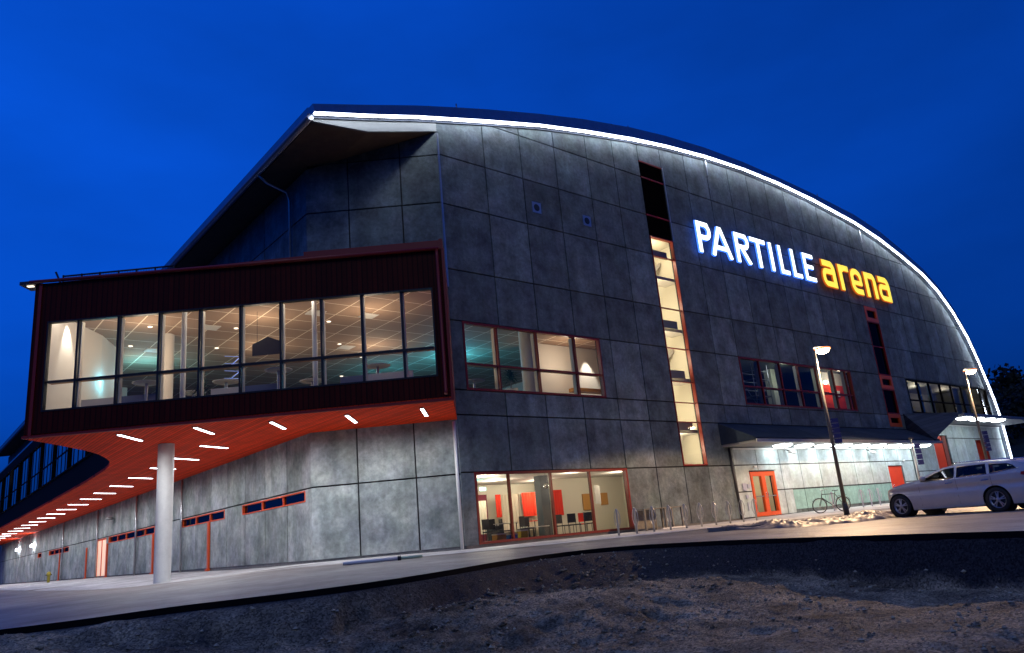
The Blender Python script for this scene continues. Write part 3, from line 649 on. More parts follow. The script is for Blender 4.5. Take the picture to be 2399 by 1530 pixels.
# soffit tube lights
SOFFIT_SPOTS = []
def soffit_light(a, b):
    a, b = Vector((*a, 0)), Vector((*b, 0)); d = (b-a).normalized(); c = (a+b)/2; s = Vector((d.y, -d.x, 0)); l = (b-a).length
    f = MB().obox(c+ZV*(ZB-.045), d, s, ZV, l/2+.05, .08, .014).build('soffit_light', M['dark_metal'], B)
    MB().obox(c+ZV*(ZB-.066), d, s, ZV, l/2, .05, .008).build('tube', M['tube_light'], f)
    SOFFIT_SPOTS.append((c.x, c.y))
for c in ((-10.02, 4.81), (-8.13, 3.18), (-6.11, 1.87), (-4.17, .32), (-2.25, -1.27)):
    c = Vector(c); d = Vector((.62, .78)); soffit_light(c-d*.8, c+d*.8)
ys = [6.95, 10.5, 13.8, 17.6, 21.4, 25.2, 28.8, 32.5, 36.3, 40.2, 44.1, 48.0, 52.0, 56, 60, 64, 68, 72, 76, 80, 84]
for y in ys: soffit_light((-7.15, y-.30), (-5.95, y+.30))
MB().lathe((-8.43, 6.45, -.3), [(.28, 0), (.28, 4.99)], 40).build('column', mat('column_concrete', (.66, .66, .63), .7, noise_amt=.08, nscale=2, streak=.08), B)

# ---------- canopies and the sloping skirt over the entrance doors
mb = MB()
for xa in [16.15+2.145*i for i in range(10)]:
    xb = xa+2.12; mb.tone = random.random()
    mb.mi = 0; mb.prism([(xa+.0, -.004, 4.84), (xa+.0, -2.0, 3.86), (xa+.0, -2.0, 3.74), (xa+.0, -.004, 3.74)], (2.115, 0, 0))
mb.build('canopy_skirt', mat('skirt_panel', (.032, .045, .070), .85, noise_amt=.2, nscale=1, tone=.1, spec=.08), B)
MB().box((16.9, -.12, 3.50), (37.4, -.062, 3.58)).build('wall_trim', M['white_paint'], B)
MB().box((40.0, -.12, 5.20), (54.8, -.062, 5.28)).build('wall_trim', M['white_paint'], B)
cn = MB().box((16.2, -2.05, 3.64), (37.55, -.004, 3.735)).build('canopy', M['fascia_white'], B)
MB().box((16.1, -2.12, 3.60), (37.6, -2.055, 3.76)).build('canopy_edge', M['galv'], cn)
for k in range(9):
    x = 20.37+2.14*k
    if x > 37.5: break
    MB().lathe((x, -.85, 3.60), [(.001, -.10), (.25, -.088), (.42, -.05), (.50, .01), (.50, .045)], 28).build('canopy_light', M['disc_light'], cn)
mb = MB(); mb.add([(37.62, -.01, 5.93), (40.0, -.01, 5.93), (39.8, -2.7, 5.62), (39.6, -2.7, 5.34), (37.0, -2.2, 4.1), (36.6, -2.14, 3.78), (37.62, -.01, 3.78), (38.6, -.01, 3.78), (39.7, -.01, 5.34)],
   [(0, 5, 4), (0, 4, 3), (0, 3, 2), (0, 2, 1), (0, 6, 5), (5, 6, 7, 4), (4, 7, 8, 3)])
boards('blue_cladding', (.045, .056, .08), .28, (0, .35, 1), .6, .1, .5)
mb.build('canopy_skirt', M['blue_cladding'], B)
c2 = MB().box((39.9, -2.9, 5.36), (55.5, -.004, 5.50)).build('canopy', M['fascia_white'], B)
MB().box((39.85, -3.0, 5.32), (55.6, -2.905, 5.53)).build('canopy_edge', M['galv'], c2)
for x in (41.7, 43.85, 46.0, 48.1): MB().lathe((x, -2.3, 5.32), [(.001, -.12), (.25, -.105), (.42, -.06), (.50, .01), (.50, .045)], 28).build('canopy_light', M['disc_light'], c2)
MB().tube([(16.6, -.12, 3.6), (16.75, -.12, .05)], .07, 8).build('downpipe', M['dark_metal'], B)
MB().tube([(37.55, -.14, 3.6), (37.55, -.14, .15)], .09, 8).build('downpipe', M['white_paint'], B)
# facade overlaid paler under the canopies as painted lamp light; teal-washed strip below
panel_wall('entrance_wall', 'entrance_lit_concrete', (0, -.03, 0), FX, FNn, [16.93, 19.0, 21.15, 23.15, 25.2, 27.3, 29.3, 31.35, 33.4, 35.35], [.13, 1.38, 2.72, 3.63], [(18.12, .13, 20.45, 2.40), (33.65, .13, 35.75, 2.45), (21.95, .13, 33.6, 1.38)], lambda u: 3.63, B, 16.8, 37.4, .13, thick=.02, back=.025)
panel_wall('teal_wall_band', 'teal_panel', (0, -.034, 0), FX, FNn, [23.15, 25.2, 27.3, 29.3, 31.35, 33.4], [.30, 1.36], [], lambda u: 9, B, 21.95, 33.6, .30, thick=.02, back=.025)
panel_wall('entrance_wall', 'entrance_lit_concrete', (0, -.03, 0), FX, FNn, [39.2, 41.2, 43.2, 45.2, 47.2, 49.2, 51.2, 53.2], [.13, 2.0, 4.3, 5.33], [(41.45, .13, 44.05, 4.5), (49.25, .13, 51.55, 4.2)], lambda u: 5.33 if u > 39.9 else 3.72+max(0, u-38.5)/1.4*1.6, B, 37.7, 54.9, .13, thick=.02, back=.025)

def glazed_door(x0, x1, z1, fm):
    mb = MB(); t = .16; z0 = .12; y0, y1 = -.06, .10; xm = (x0+x1)/2
    mb.box((x0, y0, z0), (x0+t, y1, z1)); mb.box((x1-t, y0, z0), (x1, y1, z1)); mb.box((x0+t, y0, z1-.22), (x1-t, y1, z1)); mb.box((x0+t, y0, z0), (x1-t, y1, z0+.2)); mb.box((xm-.17, y0, z0+.2), (xm+.17, y1, z1-.22))
    d = mb.build('door', M[fm], B)
    for a, b in ((x0+t, xm-.17), (xm+.17, x1-t)):
        g = MB().add([(a, .02, z0+.2), (b, .02, z0+.2), (b, .02, z1-.22), (a, .02, z1-.22)], [(0, 1, 2, 3)]).build('pane', M['window_glass'], d, fixn=False)
        MB().box((a, -.05, 1.08), (b, .0, 1.13)).build('push_bar', M['galv'], d)
    for s in (-.09, .09): MB().tube([(xm+s, -.14, 1.0), (xm+s, -.14, 1.3)], .018, 6).build('handle', M['chrome'], d)
glazed_door(18.17, 20.4, 2.36, 'orange_frame')
MB().box((17.9, .35, 0), (20.9, 2.2, 2.7)).box((17.95, .3, 0), (17.9, 2.2, 2.7)).build('interior_wall', M['interior_dark'], B).hide_render = False
bpy.data.objects.remove([o for o in B.children if o.name.startswith('interior_wall')][-1])
def niche_door(x0, x1, z1, rec, name='door'):
    d = MB().box((x0+.05, rec, .12), (x1-.05, rec+.08, z1-.02)).build(name, M['red_door'], B)
    MB().tube([(x0+.25, rec-.06, 1.0), (x0+.25, rec-.06, 1.25)], .02, 6).build('handle', M['chrome'], d)
    if rec > .3: MB().box((x1-.05, .0, .12), (x1-.0, rec, z1)).box((x0, .0, .12), (x0+.05, rec, z1)).box((x0, 0, z1-.02), (x1, rec, z1+.03)).build('door_reveal', M['wine'] if x0 < 45 else M['red_trim'], d)
niche_door(33.7, 35.7, 2.42, .04); niche_door(41.5, 43.35, 4.5, .12); MB().box((43.36, .08, .12), (43.98, .16, 4.48)).build('door_side_panel', M['wine_brown'], B); niche_door(49.3, 51.5, 4.2, .4)
MB().box((18.1, -.10, 2.40), (20.5, -.06, 2.43)).build('door_hood', M['dark_metal'], B)
for x, z in ((18.62, 2.62), (35.9, 2.75)): MB().box((x-.12, -.16, z-.05), (x+.12, -.06, z+.04)).build('wall_lamp', M['white_paint'], B)
def camera_on_wall(x, z):
    c = MB().bar((x, -.05, z+.12), (x, -.3, z), .05, .05).build('security_camera', M['dark_metal'], B)
    MB().tube([(x-.02, -.22, z), (x+.28, -.42, z-.12)], .075, 10).build('camera_body', M['white_paint'], c)
camera_on_wall(21.9, 3.38); camera_on_wall(31.2, 3.35)
MB().box((17.3, -.10, 1.45), (17.62, -.055, 1.8)).box((17.72, -.1, 1.55), (17.95, -.055, 1.75)).box((17.45, -.10, 1.05), (17.65, -.055, 1.22)).box((17.5, -.1, .45), (17.56, -.055, .85)).build('door_intercom', M['sign_face'], B)
# wall lamps far down the long side
for y in (66, 76): 
    MB().box((XW-.25, y-.7, 3.35), (XW-.04, y+.7, 3.6)).build('wall_lamp', mat('wall_glow', (1, 1, 1), .5, emit=(.85, .92, 1), es=30), B)
l = MB().lathe((XW-.3, 33.5, 3.75), [(.001, -.12), (.2, -.1), (.26, 0), (.1, .08), (.001, .1)], 14).build('wall_lamp', M['fascia_white'], B)

# ---------- interiors
def P3(pts, z): return [(x, y, z) for x, y in pts]
bi = [Cp(-.1, 3.86), Cp(13.25, 3.86)]
def inset(i, k=.30):
    p, q = CURVE[i], CURVE[i+1]; d = Vector((q[0]-p[0], q[1]-p[1])).normalized(); return (p[0]+d.y*k, p[1]-d.x*k)
bi[1] = Cp(13.1, 3.86)
room = [(bi[0].x, bi[0].y), (bi[1].x, bi[1].y), inset(1), inset(3), inset(5), inset(7), inset(9), (-8.3, 17), (-7.42, 17.2), (-7.4, 24), (12.5, 24), (12.5, .32), (0.1, .32)]
MB().prism(P3(room, 9.02), (0, 0, .06)).build('interior_ceiling', M['ceiling_tiles'], B)
MB().prism(P3(room, 5.02), (0, 0, .2)).build('interior_floor', M['interior_floor'], B)
mb = MB()
for i, (p, q) in enumerate(zip(room, room[1:]+room[:1])):
    if i in (0, 11, 12): continue
    d = Vector((q[0]-p[0], q[1]-p[1], 0)).normalized(); nn = Vector((d.y, -d.x, 0))
    mb.mi = 1 if i in (9,) else 0; mb.prism([(p[0], p[1], 5.2), (q[0], q[1], 5.2), (q[0], q[1], 9.03), (p[0], p[1], 9.03)], -nn*.05)
mb.build('interior_wall', [M['interior_white'], M['interior_teal']], B)
MB().prism([(-7.6, 19.9, 5.2), (12.4, 19.9, 5.2), (12.4, 19.9, 8.4), (-7.6, 19.9, 8.4)], (0, .1, 0)).build('interior_wall', M['interior_dark'], B)
MB().box((7.1, 3.0, 5.2), (12.45, 3.15, 9.0)).build('interior_wall', M['interior_white'], B)
MB().lathe((5.0, 1.3, 5.2), [(.36, 0), (.36, 3.82)], 28).build('interior_column', M['interior_white'], B)
MB().lathe((-8.3, 7.2, 5.2), [(.24, 0), (.24, 3.82)], 24).build('interior_column', M['interior_white'], B)
for u in (8.85, 4.40): MB().lathe(Cp(u, 3.2, 5.2), [(.085, 0), (.085, 3.82)], 16).build('interior_column', M['white_paint'], B)
MB().obox((-9.7, 9.3, 5.75), Vector((.85, -1.6, 0)).normalized(), Vector((1.6, .85, 0)).normalized(), ZV, 2.4, .04, .06).build('handrail', M['wood_trim'], B)
MB().box((8.3, 2.0, 6.55), (10.6, 2.4, 6.72)).build('handrail', M['wood_trim'], B)

LG = 2.4
def light(kind, loc, e, color=(1, .85, .65), r=.1, parent=B, spot=None, aim=None, size=None):
    d = bpy.data.lights.new('lamp_light', kind); d.energy = e*LG; d.color = color
    if kind == 'AREA': d.size = size or .5
    else: d.shadow_soft_size = r
    o = bpy.data.objects.new('lamp_light', d); COL.objects.link(o); o.location = loc; o.parent = parent
    if spot: d.spot_size = rad(spot); d.spot_blend = .6
    if aim is not None: o.rotation_euler = (Vector(aim)-Vector(loc)).to_track_quat('-Z', 'Y').to_euler()
    return o
for x, y in SOFFIT_SPOTS: o = light('SPOT', (x, y, ZB-.10), 98, (.93, .96, 1), .0, spot=176); o.data.spot_blend = .7
for y, c_, e_ in SIDE_LIGHTS: light('POINT', (-7.0 if y > 24 else -7.9, y, 8.6), e_, c_, .15)
DL = [(-11.25, 6.1), (-11.81, 7.29-.6), (-8.11, 3.46), (-5.42, 1.22), (-2.81, -.96), (-9.18, 6.28), (-9.15, 9.25), (-3.44, 3.29), (-1.51, 6.23), (-6, 8.5), (.5, 8), (3, 4), (1.5, 12), (6.2, 1.4), (-6.3, 5.4)]
for x, y in DL:
    MB().lathe((x, y, 9.0), [(.001, -.01), (.06, -.012), (.085, .0), (.085, .015)], 14).build('downlight', M['dim_downlight'], B)
for x, y in ((-7.2, 5.6), (-4.4, 2.4), (-2.4, 2.0), (-8.2, 9.6), (1.4, 2.2), (-1, 6.6)): MB().box((x-.3, y-.3, 8.985), (x+.3, y+.3, 9.015)).build('ceiling_vent', M['interior_white'], B)
for u in (12.4, 10.9, 7.75, 4.72, 1.55):
    p_ = Cp(u, 3.62, 8.80); light('POINT', tuple(p_), 9, (1, .90, .76), .05); MB().lathe(Cp(u, 3.62, 8.99), [(.001, -.05), (.05, -.045), (.06, 0)], 12).build('downlight', M['downlight'], B)
for x, y, e in ((-9.5, 5.6, 34), (-6.0, 3.6, 36), (-2.8, 1.2, 36), (-4.5, 7.5, 26), (-8.3, 10.6, 14), (0, 6, 34), (8.0, 1.6, 34)):
    light('POINT', (x, y, 7.9), e, (1, .80, .60), .35)
light('POINT', (-8.0, 11.4, 8.2), 40, (.10, .72, 1.0), .3); light('POINT', (-10.2, 8.0, 7.2), 10, (.15, .75, 1.0), .15); light('POINT', (4.6, 6.3, 8.2), 95, (.06, .6, 1.0), .3); light('POINT', (2.6, 9.5, 7.6), 30, (.06, .6, 1.0), .3)
light('SPOT', (-11.75, 6.15, 8.9), 130, (1, .92, .8), .05, spot=50, aim=(-12.0, 6.6, 6.6)); light('SPOT', (10.2, 2.4, 8.95), 130, (1, .92, .8), .05, spot=50, aim=(10.3, 3.0, 7.0))
MB().lathe((4.6, 3.0, 7.0), [(.001, -.1), (.09, -.06), (.1, 0), (.06, .08), (.001, .1)], 14).build('pendant_bulb', M['teal_lamp'], B)

# ground floor room behind window 1
MB().box((.3, .4, -.05), (14, 9, .1)).build('interior_floor', M['interior_floor'], B)
MB().box((.3, .3, 2.80), (14, 9, 2.9)).build('interior_ceiling', M['interior_white'], B)
MB().box((.2, .3, .1), (.3, 9, 2.8)).box((14, .3, .1), (14.1, 9, 2.8)).box((.3, 7.2, .1), (14, 7.3, 2.8)).box((8.9, 5.0, .1), (14, 5.1, 2.8)).build('interior_wall', M['interior_cream'], B)
MB().box((3.6, 6.4, .1), (6.0, 6.5, 2.3)).build('interior_wall', M['wine'], B)
MB().box((6.45, 3.0, .1), (6.95, 3.4, 2.8)).build('interior_column', M['interior_dark'], B)
def curtain(x0, x1, y, z0, z1, m):
    P = []; k = int((x1-x0)*26)+2
    for i in range(k):
        x = x0+(x1-x0)*i/(k-1); P += [(x, y+.035*math.sin(i*1.35), z0), (x, y+.035*math.sin(i*1.35+.2), z1)]
    MB().grid(P, k, 2).build('curtain', M[m], B, fixn=False)
curtain(4.4, 5.35, 5.6, .5, 1.98, 'curtain_cream'); curtain(6.2, 6.55, 6.0, 1.2, 2.25, 'curtain_red'); curtain(6.6, 9.2, 6.3, .5, 2.25, 'curtain_cream'); curtain(7.93, 8.76, 6.1, 1.15, 2.28, 'curtain_red')
curtain(8.8, 9.5, 4.9, 1.05, 2.26, 'curtain_red')
MB().box((9.85, 3.0, 1.4), (10.2, 3.03, 2.25)).build('notice', M['interior_white'], B)
for x, y, e in ((3.0, 2.6, 38), (7.6, 2.0, 30), (5.2, 4.6, 44), (8.4, 5.4, 30), (11.0, 2.4, 28)): light('POINT', (x, y, 2.45), e, (1, .86, .66), .15)
light('POINT', (3.6, 4.4, 2.5), 10, (.15, .9, .95), .1)
MB().box((3.85, 4.0, 2.32), (4.15, 4.05, 2.46)).build('exit_light', M['teal_lamp'], B)

# stairwell behind the tall slot
MB().box((12.6, 2.7, 2.4), (15.4, 2.8, 14.6)).box((12.6, .3, 2.4), (12.7, 2.7, 14.6)).box((15.3, .3, 2.4), (15.4, 2.7, 14.6)).box((12.7, .3, 14.53), (15.3, 2.7, 14.6)).build('interior_wall', M['interior_cream'], B)
mb = MB()
for z in (2.62, 4.4, 7.0, 9.6, 12.4): mb.box((12.72, .45, z), (15.28, 1.3, z+.16))
for z in (2.78, 7.16, 12.0):
    mb.prism([(13.0, 1.32, z-.1), (13.0, 1.32, z+.1), (15.2, 1.32, z+1.85), (15.2, 1.32, z+1.65)], (0, 1.2, 0))
mb.build('stair', M['interior_white'], B)
mb = MB()
for z in (4.3, 6.9, 9.5, 13.3):
    mb.box((12.95, .30, z+.2), (14.5, .34, z+.62))
mb.build('stair_screen', mat('grey_screen', (.45, .44, .36), .5), B)
mb = MB()
for z in (5.0, 7.3): mb.tube([(13.1, .5, z), (13.5, .6, z+.25), (13.9, .7, z+.25)], .03, 6)
mb.build('handrail', M['wood_trim'], B)
for z in (3.7, 5.6, 8.3, 11.2, 13.6): light('POINT', (13.6, .75, z), 40, (1, .86, .60), .03)

# hall behind window 3
MB().box((18.9, .35, 5.6), (44, 8, 5.75)).build('interior_floor', M['interior_dark'], B)
MB().box((18.9, .35, 8.95), (35.3, 8, 9.05)).box((18.8, .3, 5.7), (18.9, 8, 9)).box((35.2, .3, 5.7), (35.3, 8, 9)).box((18.9, 7.9, 5.7), (35.2, 8, 9)).build('interior_wall', M['interior_dark'], B)
MB().box((30.8, 2.0, 5.75), (35.2, 2.1, 8.1)).build('interior_wall', M['curtain_red'], B)
MB().box((30.8, 2.02, 8.11), (35.2, 2.12, 8.94)).box((26.3, 2.6, 5.75), (26.8, 3.1, 8.94)).build('interior_wall', M['interior_white'], B)
light('POINT', (32.2, 1.1, 8.2), 26, (1, .88, .7), .12); light('POINT', (26.0, 1.6, 8.2), 9, (.8, 1, .75), .12); light('POINT', (22, 3, 8), 5, (.7, .9, 1), .2)
MB().lathe((31.2, 1.7, 8.15), [(.001, -.14), (.12, -.1), (.16, 0), (.12, .1), (.001, .14)], 16).build('pendant_bulb', M['teal_lamp'], B)
MB().box((32.7, 1.93, 7.3), (33.3, 1.99, 7.7)).build('notice', M['white_paint'], B)
# room behind window 4
MB().box((39.1, .35, 5.7), (54.4, 4, 5.8)).box((39.1, 3.9, 5.8), (54.4, 4, 8.8)).box((39.0, .3, 5.8), (39.1, 4, 8.8)).box((54.4, .3, 5.8), (54.5, 4, 7.0)).build('interior_wall', M['interior_dark'], B)
MB().box((39.1, .35, 8.7), (53.8, 4, 8.8)).build('interior_ceiling', M['interior_dark'], B)
mb = MB()
for a, b, m_ in ((40.3, 40.7, 1), (42.3, 42.7, 1), (44.0, 44.6, 0), (48.6, 49.7, 0), (50.3, 51.4, 0)): mb.mi = m_; mb.box((a, .5, 6.3 if m_ == 0 else 6.1), (b, .55, 8.4))
mb.build('blind', [M['interior_cream'], M['interior_teal']], B)
light('POINT', (46, 2.2, 8.2), 44, (1, .9, .65), .15); light('POINT', (51.5, 2.2, 8.2), 34, (1, .85, .6), .15); light('POINT', (41.4, 2, 8.2), 9, (.6, 1, .9), .15)
# lobby behind the orange door
MB().box((17.6, 2.2, .1), (20.9, 2.3, 2.6)).box((17.5, .3, .1), (17.6, 2.3, 2.6)).box((20.9, .3, .1), (21.0, 2.3, 2.6)).box((17.6, .3, 2.55), (20.9, 2.3, 2.65)).build('interior_wall', M['interior_cream'], B)
light('POINT', (19.3, 1.2, 2.1), 16, (1, .86, .6), .12)


# ------------------------------------------------------------------ sign
def arc(cx, cy, rx, ry, a0, a1, n=14): return [(cx+rx*math.cos(rad(a0+(a1-a0)*i/n)), cy+ry*math.sin(rad(a0+(a1-a0)*i/n))) for i in range(n+1)]
def glyph(ch, w, h, s):          # strokes: (points, stroke width, squared ends)
    k = s/2
    if ch == 'P': return [([(k, 0), (k, h)], s, 1), ([(k, h-k*.85), (w-k*1.9, h-k*.85)]+arc(w-h*.29, h*.715, h*.29-k*.9, h*.285-k*.85, 90, -90)+[(k, h*.43+k*.85)], s*.88, 1)]
    if ch == 'A': return [([(k*.9, 0), (w/2-.02, h)], s*.95, 1), ([(w-k*.9, 0), (w/2+.02, h)], s*.95, 1), ([(w*.24, h*.30), (w*.76, h*.30)], s*.8, 1)]
    if ch == 'R': return [([(k, 0), (k, h)], s, 1), ([(k, h-k*.85), (w-k*2.4, h-k*.85)]+arc(w-h*.31, h*.735, h*.27-k*.9, h*.265-k*.85, 90, -90)+[(k, h*.47+k*.85)], s*.88, 1), ([(w*.42, h*.5), (w-k*1.0, 0)], s*.95, 1)]
    if ch == 'T': return [([(w/2, 0), (w/2, h)], s, 1), ([(0, h-k*.85), (w, h-k*.85)], s*.85, 1)]
    if ch == 'I': return [([(w/2, 0), (w/2, h)], s, 1)]
    if ch == 'L': return [([(k, 0), (k, h)], s, 1), ([(0, k*.85), (w, k*.85)], s*.85, 1)]
    if ch == 'E': return [([(k, 0), (k, h)], s, 1), ([(0, k*.85), (w, k*.85)], s*.85, 1), ([(0, h-k*.85), (w, h-k*.85)], s*.85, 1), ([(0, h*.52), (w*.9, h*.52)], s*.8, 1)]
    r = w*.42
    if ch == 'a': return [([(w*.10, h-k*.85)]+[(w-k-r*.75, h-k*.85)]+arc(w-k-r*.6, h-k*.85-r*.6, r*.6, r*.6, 90, 0)+[(w-k, 0)], s, 1), ([(w-k, h*.585)]+[(k+r*.55, h*.585)]+arc(k+r*.45, h*.585-r*.55, r*.45, r*.55, 90, 180)+arc(k+r*.45, k*.85+r*.5, r*.45, r*.5, 180, 270)+[(w-k, k*.85)], s*.82, 1)]
    if ch == 'r': return [([(k, 0), (k, h)], s, 1), ([(k, h*.66)]+arc(k+w*.42, h*.62, w*.42, h*.38-k*.85, 170, 90)+[(w, h-k*.85)], s*.9, 1)]
    if ch == 'e': return [(arc(w/2, h*.66, w/2-k, h*.34-k*.85, 0, 180)+arc(w/2, h*.34, w/2-k, h*.34-k*.85, 180, 270)+[(w*.94, k*.85)], s*.9, 1), ([(k, h*.44), (w-k*.9, h*.44), (w-k, h*.66)], s*.72, 1)]
    if ch == 'n': return [([(k, 0), (k, h)], s, 1), ([(k, h-k*.85), (w-k-r*.6, h-k*.85)]+arc(w-k-r*.55, h-k*.85-r*.6, r*.55, r*.6, 90, 0)+[(w-k, 0)], s, 1)]
def letter_mesh(ch, w, h, s, grow, y0, y1, cell=.03):
    st = glyph(ch, w, h, s); mg = grow+.06
    xs_ = np.arange(-mg, w+mg+cell, cell); zs_ = np.arange(-mg, h+mg+cell, cell); X, Z_ = np.meshgrid(xs_, zs_, indexing='ij'); Dm = np.full(X.shape, 9.0)
    for pts, wd, sq in st:
        for i, (p, q) in enumerate(zip(pts, pts[1:])):
            p, q = np.array(p), np.array(q); d = q-p; l = np.hypot(*d)
            if l < 1e-6: continue
            d = d/l; u = (X-p[0])*d[0]+(Z_-p[1])*d[1]; v = -(X-p[0])*d[1]+(Z_-p[1])*d[0]
            if sq and len(pts) == 2: dd = np.maximum(np.abs(v)-wd/2, np.maximum(-u, u-l))
            else:
                uc = np.clip(u, 0, l); dd = np.hypot(u-uc, v)-wd/2
                if i == 0: dd = np.maximum(dd, -u)
                if i == len(pts)-2: dd = np.maximum(dd, u-l)
            Dm = np.minimum(Dm, dd)
    lim = np.maximum(np.abs(Z_-h/2)-h/2, np.abs(X-w/2)-w/2-.02); Dm = np.maximum(Dm, lim)-grow
    V, F, MI, key = [], [], [], {}
    def vid(x, z, k):
        kk = (round(x, 5), round(z, 5), k)
        if kk not in key: key[kk] = len(V); V.append((x, y0 if k == 0 else y1, z))
        return key[kk]
    nx, nz_ = X.shape
    for i in range(nx-1):
        for j in range(nz_-1):
            c = [(i, j), (i+1, j), (i+1, j+1), (i, j+1)]; dv = [Dm[a] for a in c]
            if min(dv) >= 0: continue
            P_ = []; 
            for a in range(4):
                b = (a+1) % 4; pa = (X[c[a]], Z_[c[a]]); pb = (X[c[b]], Z_[c[b]])
                if dv[a] < 0: P_.append((pa[0], pa[1], 0))
                if (dv[a] < 0) != (dv[b] < 0): t = dv[a]/(dv[a]-dv[b]); P_.append((pa[0]+(pb[0]-pa[0])*t, pa[1]+(pb[1]-pa[1])*t, 1))
            if len(P_) < 3: continue
            F.append([vid(x, z, 0) for x, z, _ in P_]); MI.append(0)
            for a in range(len(P_)):
                p, q = P_[a], P_[(a+1) % len(P_)]
                if p[2] and q[2]: F.append([vid(p[0], p[1], 0), vid(q[0], q[1], 0), vid(q[0], q[1], 1), vid(p[0], p[1], 1)]); MI.append(1)
    F2 = [f for f in F if len(set(f)) == len(f)]; M2 = [m_ for f, m_ in zip(F, MI) if len(set(f)) == len(f)]
    me = bpy.data.meshes.new('letter'); me.from_pydata([tuple(map(float, v)) for v in V], [], F2); me.polygons.foreach_set('material_index', M2); me.update(); return me
def sign(name, label, letters, fm, smt, s_w, halo):
    s_ = empty(name, (letters[0][1], -.34, letters[0][3]), label, 'sign')
    for ch, x0, x1, z0, z1 in letters:
        last = None
        for nm, g, a, b, m_ in (('letter', 0, 0, .05, (fm, smt)), ('letter_back', halo, .055, .10, (smt, smt))):
            me = letter_mesh(ch, x1-x0, z1-z0, s_w, g, a, b)
            for k in m_: me.materials.append(M[k])
            o = bpy.data.objects.new(nm, me); COL.objects.link(o)
            if last is None: o.parent = s_; last = o; o.location = (x0-letters[0][1], 0, z0-letters[0][3])
            else: o.parent = last
    return s_
sign('name_sign', 'glowing white capital letters reading PARTILLE high on the dark facade', [('P', 16.62, 17.88, 14.14, 15.98), ('A', 17.76, 19.72, 14.14, 15.98), ('R', 20.15, 21.62, 14.14, 15.98), ('T', 21.72, 23.32, 14.14, 15.98),
  ('I', 23.66, 24.04, 14.14, 15.98), ('L', 24.70, 25.68, 14.14, 15.98), ('L', 26.12, 27.12, 14.14, 15.98), ('E', 27.55, 28.80, 14.14, 15.98)], 'sign_white', 'sign_white_side', .31, .03)
sign('word_sign', 'glowing yellow lowercase letters reading arena with orange outline', [('a', 29.72, 31.5, 14.08, 15.93), ('r', 32.0, 33.40, 14.08, 15.93), ('e', 33.58, 35.2, 14.08, 15.93), ('n', 35.62, 37.28, 14.08, 15.93), ('a', 37.58, 39.38, 14.08, 15.93)],
  'sign_yellow', 'sign_yellow_side', .46, .045)

# ------------------------------------------------------------------ street lamps
def street_lamp(x, y, label):
    z = G(x, y)-.02; t = empty('street_lamp', (x, y, z), label, 'street lamp', 'street lamps along the road in front of the arena')
    MB().tube([(0, 0, 0), (0, 0, .5)], .10, 14).lathe((0, 0, 0), [(.001, .01), (.16, .01), (.16, .05), (.10, .07)], 16).build('pole_base', M['dark_metal'], t)
    MB().tube([(0, 0, .5), (0, 0, 6.25)], .075, 12, r2=.045).build('pole', mat('pole_grey', (.10, .095, .09), .6), t)
    d = Vector((.76, -.2, 0)).normalized(); s_ = Vector((-d.y, d.x, 0))
    MB().bar(Vector((0, 0, 6.2)), Vector((0, 0, 6.2))+d*.25+ZV*.06, .05, .05).build('arm', M['dark_metal'], t)
    c = d*.45+ZV*6.32; P = []
    for i in range(9):
        u = -.40+.8*i/8; r = .16*math.sqrt(max(0, 1-(u/.41)**2))+.01
        for k in range(11):
            a = math.pi*k/10; P.append(c+d*u+s_*(math.cos(a)*r*1.2)+ZV*(math.sin(a)*r*.45+.035))
    MB().grid(P, 9, 11).build('lamp_head', M['dark_metal'], t, fixn=False)
    MB().lathe(c-ZV*.03, [(.001, -.17), (.12, -.155), (.21, -.11), (.265, -.03), (.25, .03), (.16, .06), (.001, .07)], 24).build('lamp_lens', M['sodium'], t)
    MB().torus(c-ZV*.01, (1, 0, 0), (0, 1, 0), .285, .035, 28, 8).build('halo_ring', mat('halo_ring', (.8, .3, .1), .4, emit=(1, .30, .08), es=1.6), t)  # glowing ring added to imitate the orange halo round the lamp
    l = light('SPOT', tuple(c-ZV*.34), 1350, (1, .64, .34), .10, parent=t, spot=152); l.data.spot_blend = .12
    return t
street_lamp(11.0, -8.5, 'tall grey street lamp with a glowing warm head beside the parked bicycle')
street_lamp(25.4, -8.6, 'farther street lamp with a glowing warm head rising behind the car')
def post_sign(x, y, z0, z1, w, label, rows, vec=(.76, -.65, 0)):
    t = empty('post_sign', (x, y, z0), label, 'sign', 'blue sign boards on posts by the arena'); v = Vector(vec).normalized(); n = Vector((v.y, -v.x, 0))
    h = (z1-z0)/rows
    for k in range(rows):
        MB().obox(v*(w/2+.09)+ZV*(h*(k+.5)), v, n, ZV, w/2, .02, h/2-.012).build('sign_board', M['sign_blue'], t)
        MB().bar(v*.02+ZV*(h*(k+.5)), v*.14+ZV*(h*(k+.5)), .04, .03).build('clamp', M['galv'], t)
    return t
post_sign(11.0, -8.5, 2.55, 3.5, .28, 'stack of dark blue sign boards clamped to the nearer street lamp pole', 5)
post_sign(25.4, -8.6, 2.2, 3.2, .26, 'stack of dark blue sign boards clamped to the farther street lamp pole', 5)
x, y = 20.2, -7.45; t = empty('sign_pole', (x, y, G(x, y)), 'slim grey sign pole standing behind the car bonnet', 'pole')
MB().tube([(0, 0, 0), (0, 0, 2.95)], .04, 10).build('pole', M['galv'], t); MB().box((-.12, -.05, 2.95), (.2, .05, 3.02)).build('pole_cap', M['dark_metal'], t)
post_sign(x, y, 1.75, 2.75, .26, 'stack of dark blue sign boards on the slim pole behind the bonnet', 4)

